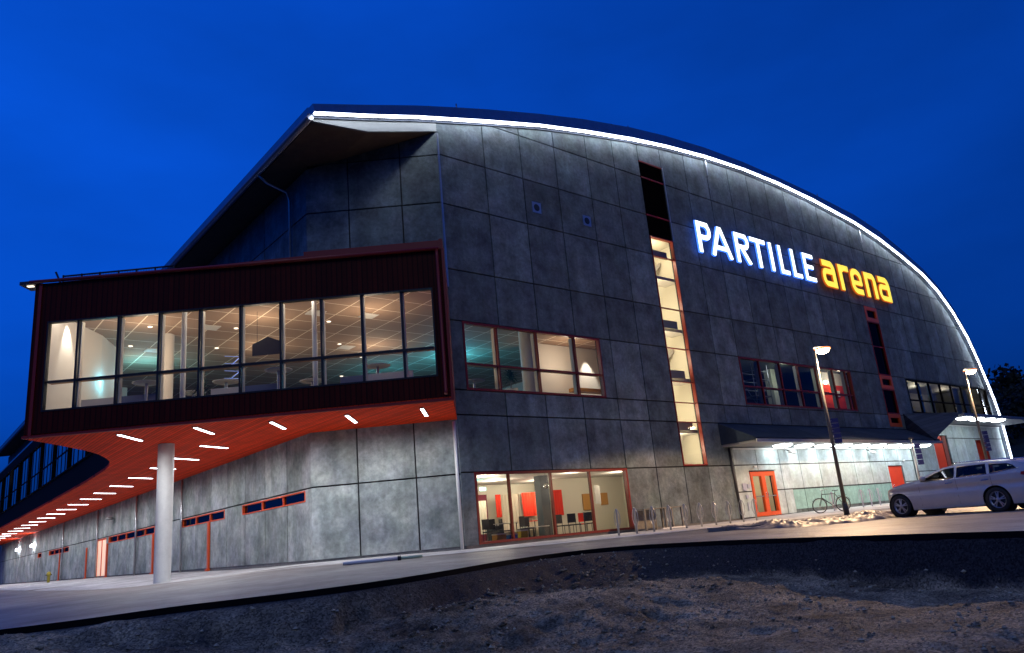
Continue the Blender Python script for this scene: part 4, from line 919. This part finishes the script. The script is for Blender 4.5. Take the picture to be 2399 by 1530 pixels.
# ------------------------------------------------------------------ bicycle stands
def rack(x, y, label, m='galv'):
    t = empty('bicycle_stand', (x, y, G(x, y)), label, 'bike stand', 'hoop bicycle stands in front of the arena', rz=random.uniform(-.06, .06))
    MB().tube([(0, 0, -.02), (0, 0, .90), (0, 0, .915)], .036, 8).lathe((0, 0, 0), [(.001, .012), (.06, .012), (.06, 0)], 12).build('post', M[m], t)
    MB().torus((0, 0, .58), (0, 1, 0), (0, 0, 1), .135, .014, 28, 6, R2=.31).build('hoop', M[m], t)
pos = ['nearest the big ground-floor window corner', 'just right of the ground-floor window', 'third from the ground-floor window', 'fourth from the ground-floor window', 'just left of the low crate table',
       'in front of the low crate table', 'just right of the low crate table', 'midway between crate table and dark downpipe', 'beside the dark downpipe at the canopy end', 'left of the orange glazed door']
for i, p in enumerate(pos): rack(3.74+.952*i, -3.95+.01*i, 'grey hoop bicycle stand '+p)
for x, y, p in ((19.3, -3.6, 'behind the front wheel of the bicycle'), (23.0, -3.2, 'nearer the bicycle, left of the three by the teal wall'), (23.95, -3.2, 'in the middle of the three by the teal wall'), (24.9, -3.2, 'nearest the car, right of the three by the teal wall')):
    rack(x, y, 'pale hoop bicycle stand '+p, 'sign_face')

# low crate table by the wall
t = empty('crate_table', (7.9, -1.6, G(7.9, -1.6)), 'low grey wooden crate table standing against the wall among the bicycle stands', 'table', rz=0)
mat('old_wood', (.20, .18, .15), .8, noise_amt=.3, nscale=6)
mb = MB()
for k in range(4): mb.box((0, .17*k, .86), (2.5, .17*k+.15, .89))
mb.build('top', M['old_wood'], t)
for x in (.02, 1.3, 1.75, 2.40):
    for y in (.02, .58): MB().box((x, y, 0), (x+.07, y+.07, .86)).build('leg', M['old_wood'], t)
MB().box((.09, .60, .10), (1.3, .63, .84)).build('back_panel', M['old_wood'], t); MB().box((1.0, -.02, .02), (2.5, .03, .07)).build('rail', M['white_paint'], t)

# ------------------------------------------------------------------ bicycle
def bicycle(x, y, rz, label):
    t = empty('bicycle', (x, y, G(x, y)), label, 'bicycle', rz=rz); t.rotation_euler = (rad(4), 0, rz)
    R = .345; fx, rx = -.54, .54
    for nm, wx in (('front_wheel', fx), ('rear_wheel', rx)):
        w = MB().torus((wx, 0, R), (1, 0, 0), (0, 0, 1), R-.02, .02, 36, 6).build(nm, M['tyre'], t)
        mb = MB(); mb.torus((wx, 0, R), (1, 0, 0), (0, 0, 1), R-.045, .010, 32, 6)
        for k in range(18):
            a = 2*math.pi*k/18; mb.tube([(wx, .02*(-1)**k, R), (wx+(R-.045)*math.cos(a), 0, R+(R-.045)*math.sin(a))], .0022, 4)
        mb.tube([(wx, -.04, R), (wx, .04, R)], .02, 8); mb.build('rim', M['galv'], w)
        mb = MB(); P = []
        for k in range(13):
            a = rad(20+ (130*k/12) + (0 if nm[0] == 'f' else -0)); P += [(wx+(R+.03)*math.cos(a), s_*.03, R+(R+.03)*math.sin(a)) for s_ in (-1, 1)]
        mb.grid(P, 13, 2).build('mudguard', M['dark_metal'], t, fixn=False)
    bb = (.10, 0, .29); st = (.24, 0, .86); hd = (-.37, 0, .84); hb = (-.40, 0, .70)
    mb = MB(); mb.tube([bb, (.265, 0, .95)], .016, 8); mb.tube([bb, hb], .018, 8); mb.tube([(.235, 0, .83), hd], .015, 8); mb.tube([(-.355, 0, .88), hb], .02, 8)
    for s_ in (-1, 1):
        mb.tube([(.24, s_*.01, .80), (rx, s_*.06, R)], .008, 6); mb.tube([(.10, s_*.02, .29), (rx, s_*.06, R)], .010, 6)
    mb.build('frame', M['dark_metal'], t)
    mb = MB()
    for s_ in (-1, 1): mb.tube([(-.405, s_*.03, .68), (-.45, s_*.05, .55), (fx, s_*.05, R)], .011, 6)
    mb.build('fork', M['dark_metal'], t)
    MB().tube([(-.355, 0, .88), (-.34, 0, .99)], .012, 6).tube([(-.18, -.29, 1.06), (-.33, -.24, 1.05), (-.37, 0, 1.0), (-.33, .24, 1.05), (-.18, .29, 1.06)], .011, 8).build('handlebar', M['galv'], t)
    mb = MB(); P = []
    for i in range(8):
        u = .13+.26*i/7; w = .015+.075*(i/7)**1.2
        for k in range(7):
            v = -1+2*k/6; P.append((u, v*w, .99-.03*v*v+.01*math.sin(i)))
    mb.grid(P, 8, 7); mb.tube([(.265, 0, .93), (.27, 0, .98)], .012, 6); mb.build('saddle', M['black'], t, fixn=False)
    mb = MB(); mb.lathe((.10, -.03, .29), [(.001, 0), (.09, 0), (.09, .01), (.001, .01)], 20, 'y'); mb.bar((.10, -.05, .29), (.16, -.05, .13), .02, .012); mb.bar((.10, .05, .29), (.04, .05, .45), .02, .012)
    mb.box((.12, -.13, .115), (.20, -.05, .14)); mb.box((0, .05, .44), (.08, .13, .465)); mb.build('crank', M['galv'], t)
    MB().box((.36, -.06, .72), (.74, .06, .735)).bar((.60, .06, .72), (rx, .06, R), .01, .01).bar((.60, -.06, .72), (rx, -.06, R), .01, .01).build('carrier', M['dark_metal'], t)
    return t
bicycle(17.6, -4.4, rad(-40.5), 'dark city bicycle parked upright near the teal-washed entrance wall')

# ------------------------------------------------------------------ car
def car(p_front, p_rear, label):
    # x runs from the nose (0) to the tail (L); y to the car's side facing the camera is +1
    pf, pr = Vector(p_front), Vector(p_rear); ax = (pr-pf).normalized(); WB = 2.81; XF = .74; XR = XF+WB; LN = 4.56; R = .325
    t = empty('estate_car', (0, 0, 0), label, 'car')
    X = ax; Yv = Vector((X.y, -X.x, 0)).normalized(); Zv = X.cross(Yv)
    if Zv.z < 0: Zv = -Zv
    if Yv.dot(CAM-pf) < 0: Yv = -Yv
    org = pf-X*XF-Yv*.76
    t.matrix_world = Matrix(((X.x, Yv.x, Zv.x, org.x), (X.y, Yv.y, Zv.y, org.y), (X.z, Yv.z, Zv.z, org.z), (0, 0, 0, 1)))
    TOPL = [(0, .40), (.13, .50), (.16, .62), (.22, .71), (.34, .79), (.62, .885), (1.0, .965), (1.38, 1.02), (1.62, 1.15), (1.9, 1.29), (2.15, 1.375), (2.45, 1.42), (2.9, 1.44), (3.4, 1.43), (3.9, 1.39), (4.15, 1.35), (4.30, 1.28), (4.44, 1.10), (4.54, .96), (4.60, .86), (4.62, .60)]
    X0 = .10
    TOPL = [(a, b if b <= 1 else 1+(b-1)*.80) for a, b in TOPL]
    def lin(T, x):
        for (a, b), (c, d) in zip(T, T[1:]):
            if x <= c: return b+(d-b)*max(0, (x-a)/(c-a))
        return T[-1][1]
    BOT = [(0, .34), (.14, .30), (.24, .22), (.4, .19), (4.2, .20), (4.5, .30), (4.62, .38)]
    BELT = [(0, .70), (.3, .80), (1.3, .93), (2.5, .96), (4.0, 1.0), (4.62, 1.0)]
    def hw(x, z):
        w = .905; 
        e = .62*max(0, 1-(x-X0)/.55)**2.2; w -= e*.75
        e = max(0, (x-4.15)/.47); w -= .16*e**2.2
        b = lin(BELT, x)
        if z > b: w -= (z-b)*.52+ .02
        if z < .55: w -= (.55-z)**2*.35
        w -= .02*math.cos(min(1, abs(z-.72)/.1)*math.pi/2) if .62 < z < .82 else 0
        return w
    def bot(x):
        b = lin(BOT, x)
        for xc in (XF, XR):
            d = abs(x-xc)
            if d < .375: b = max(b, .325+math.sqrt(.375**2-d*d))
        return b
    xs = sorted(set([round(X0+(LN-X0)*i/170, 4) for i in range(171)]+[XF-.375, XF+.375, XR-.375, XR+.375, XF-.37, XF+.37, XR-.37, XR+.37])); NV = 40
    side = MB(); P = []
    for x in xs:
        b, tp = bot(x), lin(TOPL, x); tp = max(tp, b+.03)
        for j in range(NV): z = b+(tp-b)*j/(NV-1); P.append((x, .93+(hw(x, z) if True else 0)-0.0, z))
    body = MB()
    WIN = [[(1.50, .985), (2.48, 1.0), (2.47, 1.335), (2.20, 1.305), (1.93, 1.20)], [(2.58, 1.0), (3.40, 1.02), (3.35, 1.34), (2.57, 1.34)], [(3.50, 1.03), (4.18, 1.12), (4.08, 1.22), (3.93, 1.285), (3.46, 1.33)]]
    WIN = [[(a, b if b <= 1 else 1+(b-1)*.80) for a, b in w_] for w_ in WIN]
    def inside(x, z, poly):
        c = False
        for (a, b), (c_, d_) in zip(poly, poly[1:]+poly[:1]):
            if (b > z) != (d_ > z) and x < (c_-a)*(z-b)/(d_-b)+a: c = not c
        return c
    keep = []
    for i in range(len(xs)-1):
        for j in range(NV-1):
            q0, q1 = P[i*NV+j], P[(i+1)*NV+j+1]
            if not any(inside((q0[0]+q1[0])/2, (q0[2]+q1[2])/2, w_) for w_ in WIN): keep.append((i*NV+j, i*NV+j+1, (i+1)*NV+j+1, (i+1)*NV+j))
    body.smooth = True
    body.add([(p[0], p[1]-.93, p[2]) for p in P], keep); body.add([(p[0], -(p[1]-.93), p[2]) for p in P], keep)
    Q = []
    for x in xs:
        tp = max(lin(TOPL, x), bot(x)+.03); w = hw(x, tp)
        for k in range(13): v = -1+2*k/12; Q.append((x, v*w, tp+.030*(1-v*v)*min(1, max(0, (x-.05)/.5))*min(1, max(0, (LN-x)/.4))))
    body.grid(Q, len(xs), 13)
    for x_, flip in ((X0, 0), (LN, 1)):
        b, tp = bot(x_), lin(TOPL, x_); w = hw(x_, (b+tp)/2); body.add([(x_, -w, b), (x_, w, b), (x_, w, tp), (x_, -w, tp)], [(0, 1, 2, 3)])
    b_ = body.build('body', M['car_paint'], t, fixn=False)
    MB().box((.3, -.78, .17), (4.4, .78, .19)).build('underside', M['black'], t)
    for xc in (XF, XR):
        for s_ in (-1, 1): MB().lathe((xc, s_*.60, .325), [(.372, -.0), (.372, s_*.28)], 36, 'y').lathe((xc, s_*.60, .325), [(.001, 0), (.372, 0)], 36, 'y').build('wheel_well', M['black'], t)
    # glazing laid on the body surface
    def pane(poly, name, m, off=.008, s_=1, parent=None):
        mb = MB(); x0 = min(p[0] for p in poly); x1 = max(p[0] for p in poly); n_ = 14; P = []
        def rng(x):
            zz = []
            for (a, b), (c, d) in zip(poly, poly[1:]+poly[:1]):
                if (a-x)*(c-x) <= 0 and a != c: zz.append(b+(d-b)*(x-a)/(c-a))
            return min(zz), max(zz)
        for i in range(n_+1):
            x = min(max(x0+(x1-x0)*i/n_, x0+1e-4), x1-1e-4); lo, hi = rng(x)
            for j in range(7): z = lo+(hi-lo)*j/6; P.append((x, s_*(hw(x, z)+off), z))
        return mb.grid(P, n_+1, 7).build(name, m, parent or t, fixn=False)
    glass('car_side_glass', (.42, .44, .44), .7, 1.45)
    mat('car_dark_glass', (.012, .013, .016), .04, spec=.8)
    for s_ in (1, -1):
        for w_ in WIN:
            pane(w_, 'side_window', M['car_side_glass'], .004, s_)
            mb = MB(); mb.tube([(px_, s_*(hw(px_, pz_)+.004), pz_) for px_, pz_ in w_+w_[:1]], .016, 6); mb.build('window_seal', M['black'], t)
        mb = MB(); mb.tube([(1.50, s_*(hw(1.5, .97)+.012), .965), (2.5, s_*(hw(2.5, .985)+.012), .985), (3.45, s_*(hw(3.45, 1.0)+.012), 1.0), (4.25, s_*(hw(4.25, 1.1)+.012), 1.10)], .008, 6); mb.build('window_trim', M['chrome'] if s_ > 0 else M['black'], t)
        for x in (2.25, 3.25): MB().bar((x, s_*(hw(x, .86)+.02), .86), (x+.2, s_*(hw(x+.2, .87)+.02), .87), .03, .028).build('door_handle', M['chrome'], t)
        for x in (1.42, 2.54, 3.50):
            mb = MB(); mb.tube([(x, s_*(hw(x, z)+.0005), z) for z in (.28, .5, .7, .86, .96)], .004, 4); mb.build('door_gap', M['black'], t)
        m_ = MB().bar((1.60, s_*(.88), 1.0), (1.62, s_*1.0, 1.03), .05, .04); P = []
        m_.lathe((1.66, s_*1.0, 1.05), [(.001, -.10), (.055, -.08), (.075, 0), (.06, .08), (.001, .10)], 14, 'y'); m_.build('mirror', M['car_paint'], t)
        MB().tube([(2.35, s_*.60, 1.36), (2.5, s_*.61, 1.40), (3.9, s_*.61, 1.37), (4.1, s_*.59, 1.30)], .014, 6).build('roof_rail', M['chrome'], t)
        pane([(.15, .60), (.24, .585), (.52, .66), (.62, .78), (.42, .76), (.18, .68)], 'headlight', M['lens_clear'], .012, s_)
        pane([(4.28, .92), (4.58, .84), (4.585, .95), (4.50, 1.0), (4.30, .99)], 'tail_light', M['tail_red'], .012, s_)
        pane([(.16, .30), (.34, .29), (.33, .38), (.16, .40)], 'bumper_intake', M['black'], .006, s_)
    Q = []
    for i in range(9):
        x = 1.42+(2.12-1.44)*i/8; tp = lin(TOPL, x); w = hw(x, tp)-.06
        for k in range(9): v = -1+2*k/8; Q.append((x, v*w, tp+.030*(1-v*v)+.008))
    MB().grid(Q, 9, 9).build('windscreen', M['car_dark_glass'], t, fixn=False)
    MB().box((.118, -.30, .42), (.13, .30, .60)).build('grille', M['black'], t)
    mat('upholstery', (.02, .02, .022), .8)
    MB().box((.9, -.74, .42), (4.3, .74, .46)).box((1.25, -.74, .46), (1.75, .74, .92)).build('cabin_floor', M['upholstery'], t)
    for x_, y_ in ((2.35, .36), (2.35, -.36), (3.2, .36), (3.2, -.36)):
        MB().box((x_-.25, y_-.25, .46), (x_+.25, y_+.25, .62)).obox((x_+.32, y_, .88), Vector((1, 0, .0)), Vector((0, 1, 0)), Vector((.22, 0, 1)).normalized(), .07, .24, .30).obox((x_+.42, y_, 1.24), Vector((1, 0, 0)), Vector((0, 1, 0)), ZV, .05, .12, .09).build('car_seat', M['upholstery'], t)
    MB().torus((1.85, .36, .98), (0, 1, 0), Vector((.45, 0, 1)).normalized(), .18, .018, 24, 6).build('steering_wheel', M['black'], t)
    # wheels
    for nm, xc in (('front', XF), ('rear', XR)):
        for s_ in (1, -1):
            w = empty('wheel', (xc, s_*.80, R)); w.parent = t
            pr_ = [(.22, -.10), (.30, -.105), (.322, -.08), (.325, 0), (.322, .08), (.30, .105), (.22, .10)]
            MB().lathe((0, 0, 0), pr_, 40, 'y').build('tyre', M['tyre'], w)
            mb = MB(); mb.lathe((0, 0, 0), [(.225, -.10), (.225, .08), (.205, .085), (.20, -.10)], 40, 'y'); mb.lathe((0, s_*.075, 0), [(.001, s_*.01), (.055, s_*.005), (.06, 0)], 20, 'y')
            for k in range(5):
                a = 2*math.pi*k/5+.3
                for da in (-.13, .13):
                    mb.bar((.05*math.cos(a+da), s_*.07, .05*math.sin(a+da)), (.21*math.cos(a+da*1.25), s_*.06, .21*math.sin(a+da*1.25)), .026, .022, upv=(0, 1, 0))
            mb.build('rim', M['rim'], w); MB().lathe((0, s_*.02, 0), [(.001, 0), (.205, 0)], 30, 'y').build('brake_disc', M['dark_metal'], w)
    return t
car((7.33, -12.21, G(7.33, -12.21)-.01), (6.86, -14.97, G(6.86, -14.97)-.01), 'silver-grey estate car parked at the right on the road in front of the arena')

# ------------------------------------------------------------------ kerb and crumpled sheet
kp = [(2.9, -8.35), (3.9, -9.6), (4.6, -10.6), (5.3, -11.2)]
def seg_box(mb, a, b, w, h):
    za, zb = G(*a), G(*b); mb.bar((a[0], a[1], za+h/2-.03), (b[0], b[1], zb+h/2-.03), w, h+.06)
mb = MB()
for i in range(8):
    a = (2.96+.42*i, -8.3-.36*i); b = (2.96+.42*i+.40, -8.3-.36*i-.343); seg_box(mb, a, b, .14, .11)
tag(mb.build('kerb', M['kerb_stone'], None), 'short dark raised kerb edge in front of the crumpled sheet', 'kerb', kind='structure')
P = []; nu, nv = 220, 40
for i in range(nu):
    s_ = i/(nu-1); a = 5.9+5.75*s_; d = 24.1-.9*math.sin(s_*3.0)+.9*s_
    wdt = .85*(math.sin(math.pi*min(1, s_*1.02+.02))**.5)+.08+.22*noise.noise(Vector((s_*9, 3, 1)))
    for j in range(nv):
        v = -1+2*j/(nv-1); dd = d+v*wdt*1.5; aa = a+.22*noise.noise(Vector((s_*9, v*2, 8))); x, y = ad2xy(aa, dd)
        q = Vector((aa*1.5+dd*.6, dd*2.2-aa*.4, .7))
        fold = .07+(1-abs(noise.noise(q)*2))**2*.15+(1-abs(noise.noise(q*2.0)*2))**2*.06+(1-abs(noise.noise(q*5)*2))**3*.03
        h = .75*max(0, 1-v*v)**.4*fold*(.75+.5*noise.noise(Vector((s_*6, 0, 4)))+.45*s_)+.008
        P.append((x, y, G(x, y)+max(.006, h)))
tag(MB().grid(P, nu, nv).build('plastic_sheet', M['tarp_plastic'], None, fixn=False), 'crumpled pinkish plastic sheet lying on the ground left of the car', 'plastic sheet')
t = empty('white_pole', (-5.35, -3.78, G(-5.35, -3.78)+.05), 'white pole with a greenish end lying flat on the pavement by the corner', 'pole')
MB().tube([(-1.05, .62, 0), (.25, -.15, 0)], .05, 8).build('shaft', M['white_paint'], t); MB().tube([(.25, -.15, 0), (.8, -.48, 0)], .042, 8).build('tip', mat('pale_green', (.55, .7, .45), .5), t)
MB().tube([(.22, -.13, 0), (.30, -.18, 0)], .07, 8).build('collar', M['dark_metal'], t)
x, y = -6.0, 45.0; t = empty('hydrant', (x, y, G(x, y)), 'small yellow hydrant on the paving far down the long side', 'hydrant')
MB().lathe((0, 0, 0), [(.10, 0), (.10, .5), (.16, .52), (.16, .6), (.11, .75), (.001, .8)], 14).build('barrel', M['hydrant_yellow'], t); MB().tube([(-.2, 0, .55), (.2, 0, .55)], .05, 8).build('outlet', M['dark_metal'], t)

# ------------------------------------------------------------------ furniture in the bay
FZ = 5.2
def high_table(x, y, z, label):
    t = empty('standing_table', (x, y, FZ), label, 'table', 'round standing tables inside the glass bay'); h = z-FZ
    MB().lathe((0, 0, h), [(.001, -.03), (.42, -.03), (.45, -.012), (.45, 0), (.001, 0)], 32).build('tabletop', M['white_paint'], t)
    MB().lathe((0, 0, 0), [(.05, .03), (.05, h-.03)], 14).build('leg', M['galv'], t); MB().lathe((0, 0, 0), [(.001, .03), (.26, .03), (.28, 0)], 24).build('base', M['galv'], t)
for x, y, p in ((-9.8, 3.92, 'in the third pane from the left of the bay'), (-7.43, 3.15, 'in the fifth pane of the bay'), (-7.9, 5.2, 'behind the left slim column, lowest in the fourth pane'), (-6.45, .98, 'below the dark hanging board in the bay'),
                (-4.65, 2.28, 'half hidden behind the slim column right of the hanging board'), (-3.54, -.5, 'in the second pane from the right of the bay'), (1.46, .70, 'at the left edge of the small upper window')):
    high_table(x, y, 6.36, 'round white standing table '+p)
def low_box(u0, u1, o, z1, label, m='interior_white'):
    c = Cp((u0+u1)/2, o-.3); t = empty('bench_seat', (c.x, c.y, FZ), label, 'bench', 'upholstered benches behind the bay glass')
    w = (u1-u0)/2
    MB().obox((0, 0, .22), FU, FN, ZV, w, .32, .10).build('seat', M[m], t); MB().obox(-FN*.27+ZV*.5, FU, FN, ZV, w, .06, (z1-FZ-.3)/2+.05).build('backrest', M[m], t)
    for s_ in (-.9, .9): MB().obox(FU*w*s_+ZV*.06, FU, FN, ZV, .04, .25, .06).build('leg', M['dark_metal'], t)
mat('bench_blue', (.20, .22, .30), .7)
low_box(11.05, 12.3, 3.6, 6.0, 'pale bench in the second pane from the left'); low_box(9.7, 10.95, 3.6, 6.0, 'dark blue bench in the third pane from the left', 'bench_blue'); low_box(6.95, 7.95, 3.6, 5.95, 'pale bench in the fifth pane of the bay')
low_box(5.5, 6.8, 3.6, 5.95, 'long blue-grey bench in the sixth pane of the bay', 'bench_blue'); low_box(2.75, 3.6, 3.6, 5.97, 'short dark blue bench beside the right-hand pale one', 'bench_blue'); low_box(1.15, 2.7, 3.6, 6.0, 'longest pale bench at the right of the bay')
# hanging house-shaped board
c = (FU*6.46+FN*1.7); t = empty('hanging_board', (c.x, c.y, 7.35), 'dark house-shaped board hanging from the ceiling inside the bay', 'board')
MB().prism([FU*(-.56), FU*(.56), FU*.56+ZV*.42, ZV*.66, FU*(-.56)+ZV*.42], FN*.06).build('panel', M['black'], t)
for s_ in (-.4, .4): MB().tube([FU*s_+ZV*.5, FU*s_+ZV*1.66], .008, 5).build('cable', M['dark_metal'], t)
# lattice of bluish light tubes
c = (FU*8.1+FN*.6); mat('neon_blue', (.3, .4, 1), .5, emit=(.25, .42, 1.0), es=.35)
t = empty('light_lattice', (c.x, c.y, 6.7), 'lattice of thin bluish light tubes hanging in the middle of the bay', 'light')
for k in range(4): MB().tube([FU*.35+ZV*(.2+.28*k), -FU*.3+ZV*(.12+.28*k)], .010, 6).build('tube', M['neon_blue'], t)
MB().tube([FU*.25+ZV*.05, -FU*.35+ZV*.5], .018, 6).build('tube', M['neon_blue'], t); MB().tube([FU*.25+ZV*.55, -FU*.35+ZV*1.05], .018, 6).build('tube', M['neon_blue'], t)
# plants
def palm(x, y, z, h, label, n_=60):
    t = empty('potted_palm', (x, y, z), label, 'plant', 'potted palms indoors')
    MB().lathe((0, 0, 0), [(.001, 0), (.22, 0), (.30, .42), (.27, .42), (.001, .36)], 18).build('pot', M['interior_white'], t)
    mb = MB(); mb.tube([(0, 0, .38), (.03, .02, h*.55)], .03, 6); mb.build('stem', M['old_wood'], t); mb = MB()
    for k in range(n_):
        a = random.uniform(0, 6.28); e = random.uniform(-.2, 1.35); L_ = random.uniform(.35, .62)*h*.55; b = Vector((0, 0, random.uniform(.45, .72)*h)); dv = Vector((math.cos(a)*math.cos(e), math.sin(a)*math.cos(e), math.sin(e))); s_ = dv.cross(ZV)
        if s_.length < .1: s_ = Vector((1, 0, 0))
        s_.normalize(); m_ = b+dv*L_*.55; tip = b+dv*L_-ZV*L_*.3
        mb.add([b-s_*.012, b+s_*.012, m_+s_*.03, m_-s_*.03, tip], [(0, 1, 2, 3), (3, 2, 4)])
    mb.build('foliage', M['leaf'], t, fixn=False)
palm(4.9, 2.55, 6.15, 1.65, 'green potted palm in the small upper window right of the bay', 110); palm(-7.9, 4.2, FZ, 1.7, 'dark potted palm beside the left slim column in the bay', 90)
MB().box((-.5, -.3, 0), (.5, .3, .93)).build('x', M['interior_white'], None).name = 'plinth_stand'
ps = bpy.data.objects['plinth_stand']; ps.location = (4.9, 2.55, FZ); tag(ps, 'white display plinth carrying the potted palm', 'plinth')

# ------------------------------------------------------------------ furniture in the ground-floor room
def chair(x, y, rz, label, m='black'):
    t = empty('chair', (x, y, .10), label, 'chair', 'chairs in the ground-floor room', rz=rz)
    MB().box((-.22, -.22, .42), (.22, .22, .47)).build('seat', M[m], t); MB().box((-.22, .19, .55), (.22, .23, .95)).build('backrest', M[m], t)
    for a in (-.2, .2):
        for b in (-.2, .2): MB().tube([(a, b, 0), (a, b, .95 if b > 0 else .42)], .014, 6).build('leg', M['dark_metal'], t)
for x, y, rz, p, m in ((2.6, 1.9, .3, 'black chair at the left behind the ground-floor window', 'black'), (3.3, 2.7, 2.2, 'black chair behind the left-hand table', 'black'), (7.6, 3.0, .2, 'black chair just right of the dark column', 'black'), (8.3, 3.0, -.2, 'black chair second from the dark column', 'black'), (9.3, 3.3, .1, 'red chair against the pale wall', 'curtain_red'), (4.6, 3.4, 1.2, 'black chair between the two tables', 'black')):
    chair(x, y, rz, p, m)
def table(x, y, w, d, h, label, top='white_paint', rnd=False):
    t = empty('table', (x, y, .10), label, 'table')
    (MB().lathe((0, 0, h), [(.001, -.03), (w/2, -.03), (w/2, 0), (.001, 0)], 32) if rnd else MB().box((-w/2, -d/2, h-.03), (w/2, d/2, h))).build('tabletop', M[top], t)
    for a in (-1, 1):
        for b in (-1, 1): MB().tube([(a*w*.35, b*d*.35, 0), (a*w*.35, b*d*.35, h-.03)], .02, 6).build('leg', M['dark_metal'], t)
table(5.0, 2.0, 1.3, 1.3, .5, 'low round white table in front of the dark column', rnd=True); table(3.7, 2.2, 1.0, .6, .75, 'glass-topped desk with dark legs at the left of the ground-floor window', 'interior_white'); table(7.1, 4.6, 1.1, .6, .8, 'red counter table behind the dark column', 'curtain_red')
def box_thing(x, y, z, w, h, m, label, name='storage_box'):
    t = empty(name, (x, y, z), label, 'box'); MB().box((-w/2, -w*.35, 0), (w/2, w*.35, h*.86)).build('body', M[m], t); MB().box((-w/2-.01, -w*.37, h*.865), (w/2+.01, w*.37, h)).build('lid', M['interior_white'], t)
mat('box_yellow', (.75, .55, .05), .6); mat('box_blue', (.05, .15, .5), .6)
box_thing(2.4, 1.1, .1, .45, .35, 'wood_trim', 'orange box with a pale lid on the floor just inside the left ground-floor pane'); box_thing(3.1, 1.2, .1, .4, .3, 'box_blue', 'blue box with a pale lid on the floor of the ground-floor room'); box_thing(3.75, 1.3, .1, .35, .42, 'box_yellow', 'yellow box with a pale lid near the left-hand mullion'); box_thing(4.4, 3.9, .1, .6, .8, 'interior_dark', 'tall dark box standing behind the chairs by the dark column')
for x, y, rz, p in ((2.1, 3.2, .8, 'black chair farthest left, turned away from the window'), (8.9, 2.6, -.5, 'black chair third from the dark column'), (6.0, 3.9, 2.8, 'black chair facing the red counter table'), (4.2, 1.5, .4, 'black chair pulled up beside the low round table')): chair(x, y, rz, p)
for x, z, w, h in ((2.0, 1.3, .5, .7), (10.9, 1.2, .6, .8), (12.2, 1.4, .5, .6)): MB().box((x, 4.93 if x > 8 else 7.1, z), (x+w, 4.97 if x > 8 else 7.14, z+h)).build('notice', M['interior_white' if x < 8 else 'wood_trim'], B)
t = empty('mirror_ball', (5.9, 2.0, 2.25), 'silver mirror ball hanging beside the dark column', 'mirror ball'); MB().lathe((0, 0, 0), [(.001, -.12), (.07, -.1), (.115, -.04), (.12, 0), (.115, .04), (.07, .1), (.001, .12)], 18).build('ball', M['chrome'], t); MB().tube([(0, 0, .12), (0, 0, .54)], .008, 5).build('cord', M['dark_metal'], t)
# scaffold tower in the dark hall
t = empty('scaffold', (22.0, 1.2, 5.75), 'pale metal scaffold tower inside the dark first-floor hall', 'scaffold')
mb = MB()
for x in (0, 1.6):
    for y in (0, .8): MB().tube([(x, y, 0), (x, y, 2.9)], .028, 6).build('upright', M['galv'], t)
for z in (.2, 1.0, 1.5, 2.0, 2.5):
    for y in (0, .8): mb.tube([(0, y, z), (1.6, y, z)], .02, 6)
    for x in (0, 1.6): mb.tube([(x, 0, z), (x, .8, z)], .02, 6)
mb.build('rungs', M['galv'], t); MB().tube([(0, 0, .3), (1.6, 0, 2.0)], .02, 6).tube([(0, .8, 2.0), (1.6, .8, .3)], .02, 6).build('brace', M['galv'], t); MB().box((.0, 0, 1.02), (1.6, .8, 1.06)).build('deck', M['old_wood'], t)
for z in (2.7,): light('POINT', (23.4, .9, 8.6), 7, (.85, .95, 1), .1)

# ------------------------------------------------------------------ wooded hillside behind, right
P = []; nu, nv = 60, 22
for i in range(nu):
    for j in range(nv):
        x = 85+i*3.6; y = -70+j*9+((i*37) % 5)*.2; h = 15*math.exp(-((x-150)/50)**2)*min(1, max(0, (j-.5)/4))+2.2*noise.noise(Vector((x*.05, y*.05, 0)))
        P.append((x, y, max(-1.5, h)))
mat('forest', (.012, .018, .012), .95, noise_amt=.4, nscale=.4)
tag(MB().grid(P, nu, nv).build('hillside', M['forest'], fixn=False), 'dark low hillside beyond the arena', 'hill', kind='structure')
mb = MB()
for k in range(330):
    i, j = (random.randrange(2, nu-2), random.randrange(1, nv-2)) if k < 230 else (random.randrange(4, 14), random.randrange(5, 13)); c = Vector(P[i*nv+j]); r = random.uniform(2.2, 4.0); c.z += r*.5
    if c.x < 92: continue
    for q in range(230):
        a = random.uniform(0, 6.28); e = random.uniform(-.6, 1.57); rr = r*random.uniform(.55, 1.05); p = c+Vector((math.cos(a)*math.cos(e)*rr, math.sin(a)*math.cos(e)*rr, math.sin(e)*rr*1.5)); s1 = Vector((random.gauss(0, 1), random.gauss(0, 1), random.gauss(0, 1))).normalized()*r*.11; s2 = s1.cross(Vector((random.gauss(0, 1), random.gauss(0, 1), random.gauss(0, 1)))).normalized()*r*.10
        mb.tone = random.random(); mb.add([p-s1, p+s2, p+s1, p-s2], [(0, 1, 2, 3)])
tag(mb.build('woodland', M['forest'], fixn=False), 'dark wooded hillside behind the right end of the arena', 'woodland', kind='stuff')
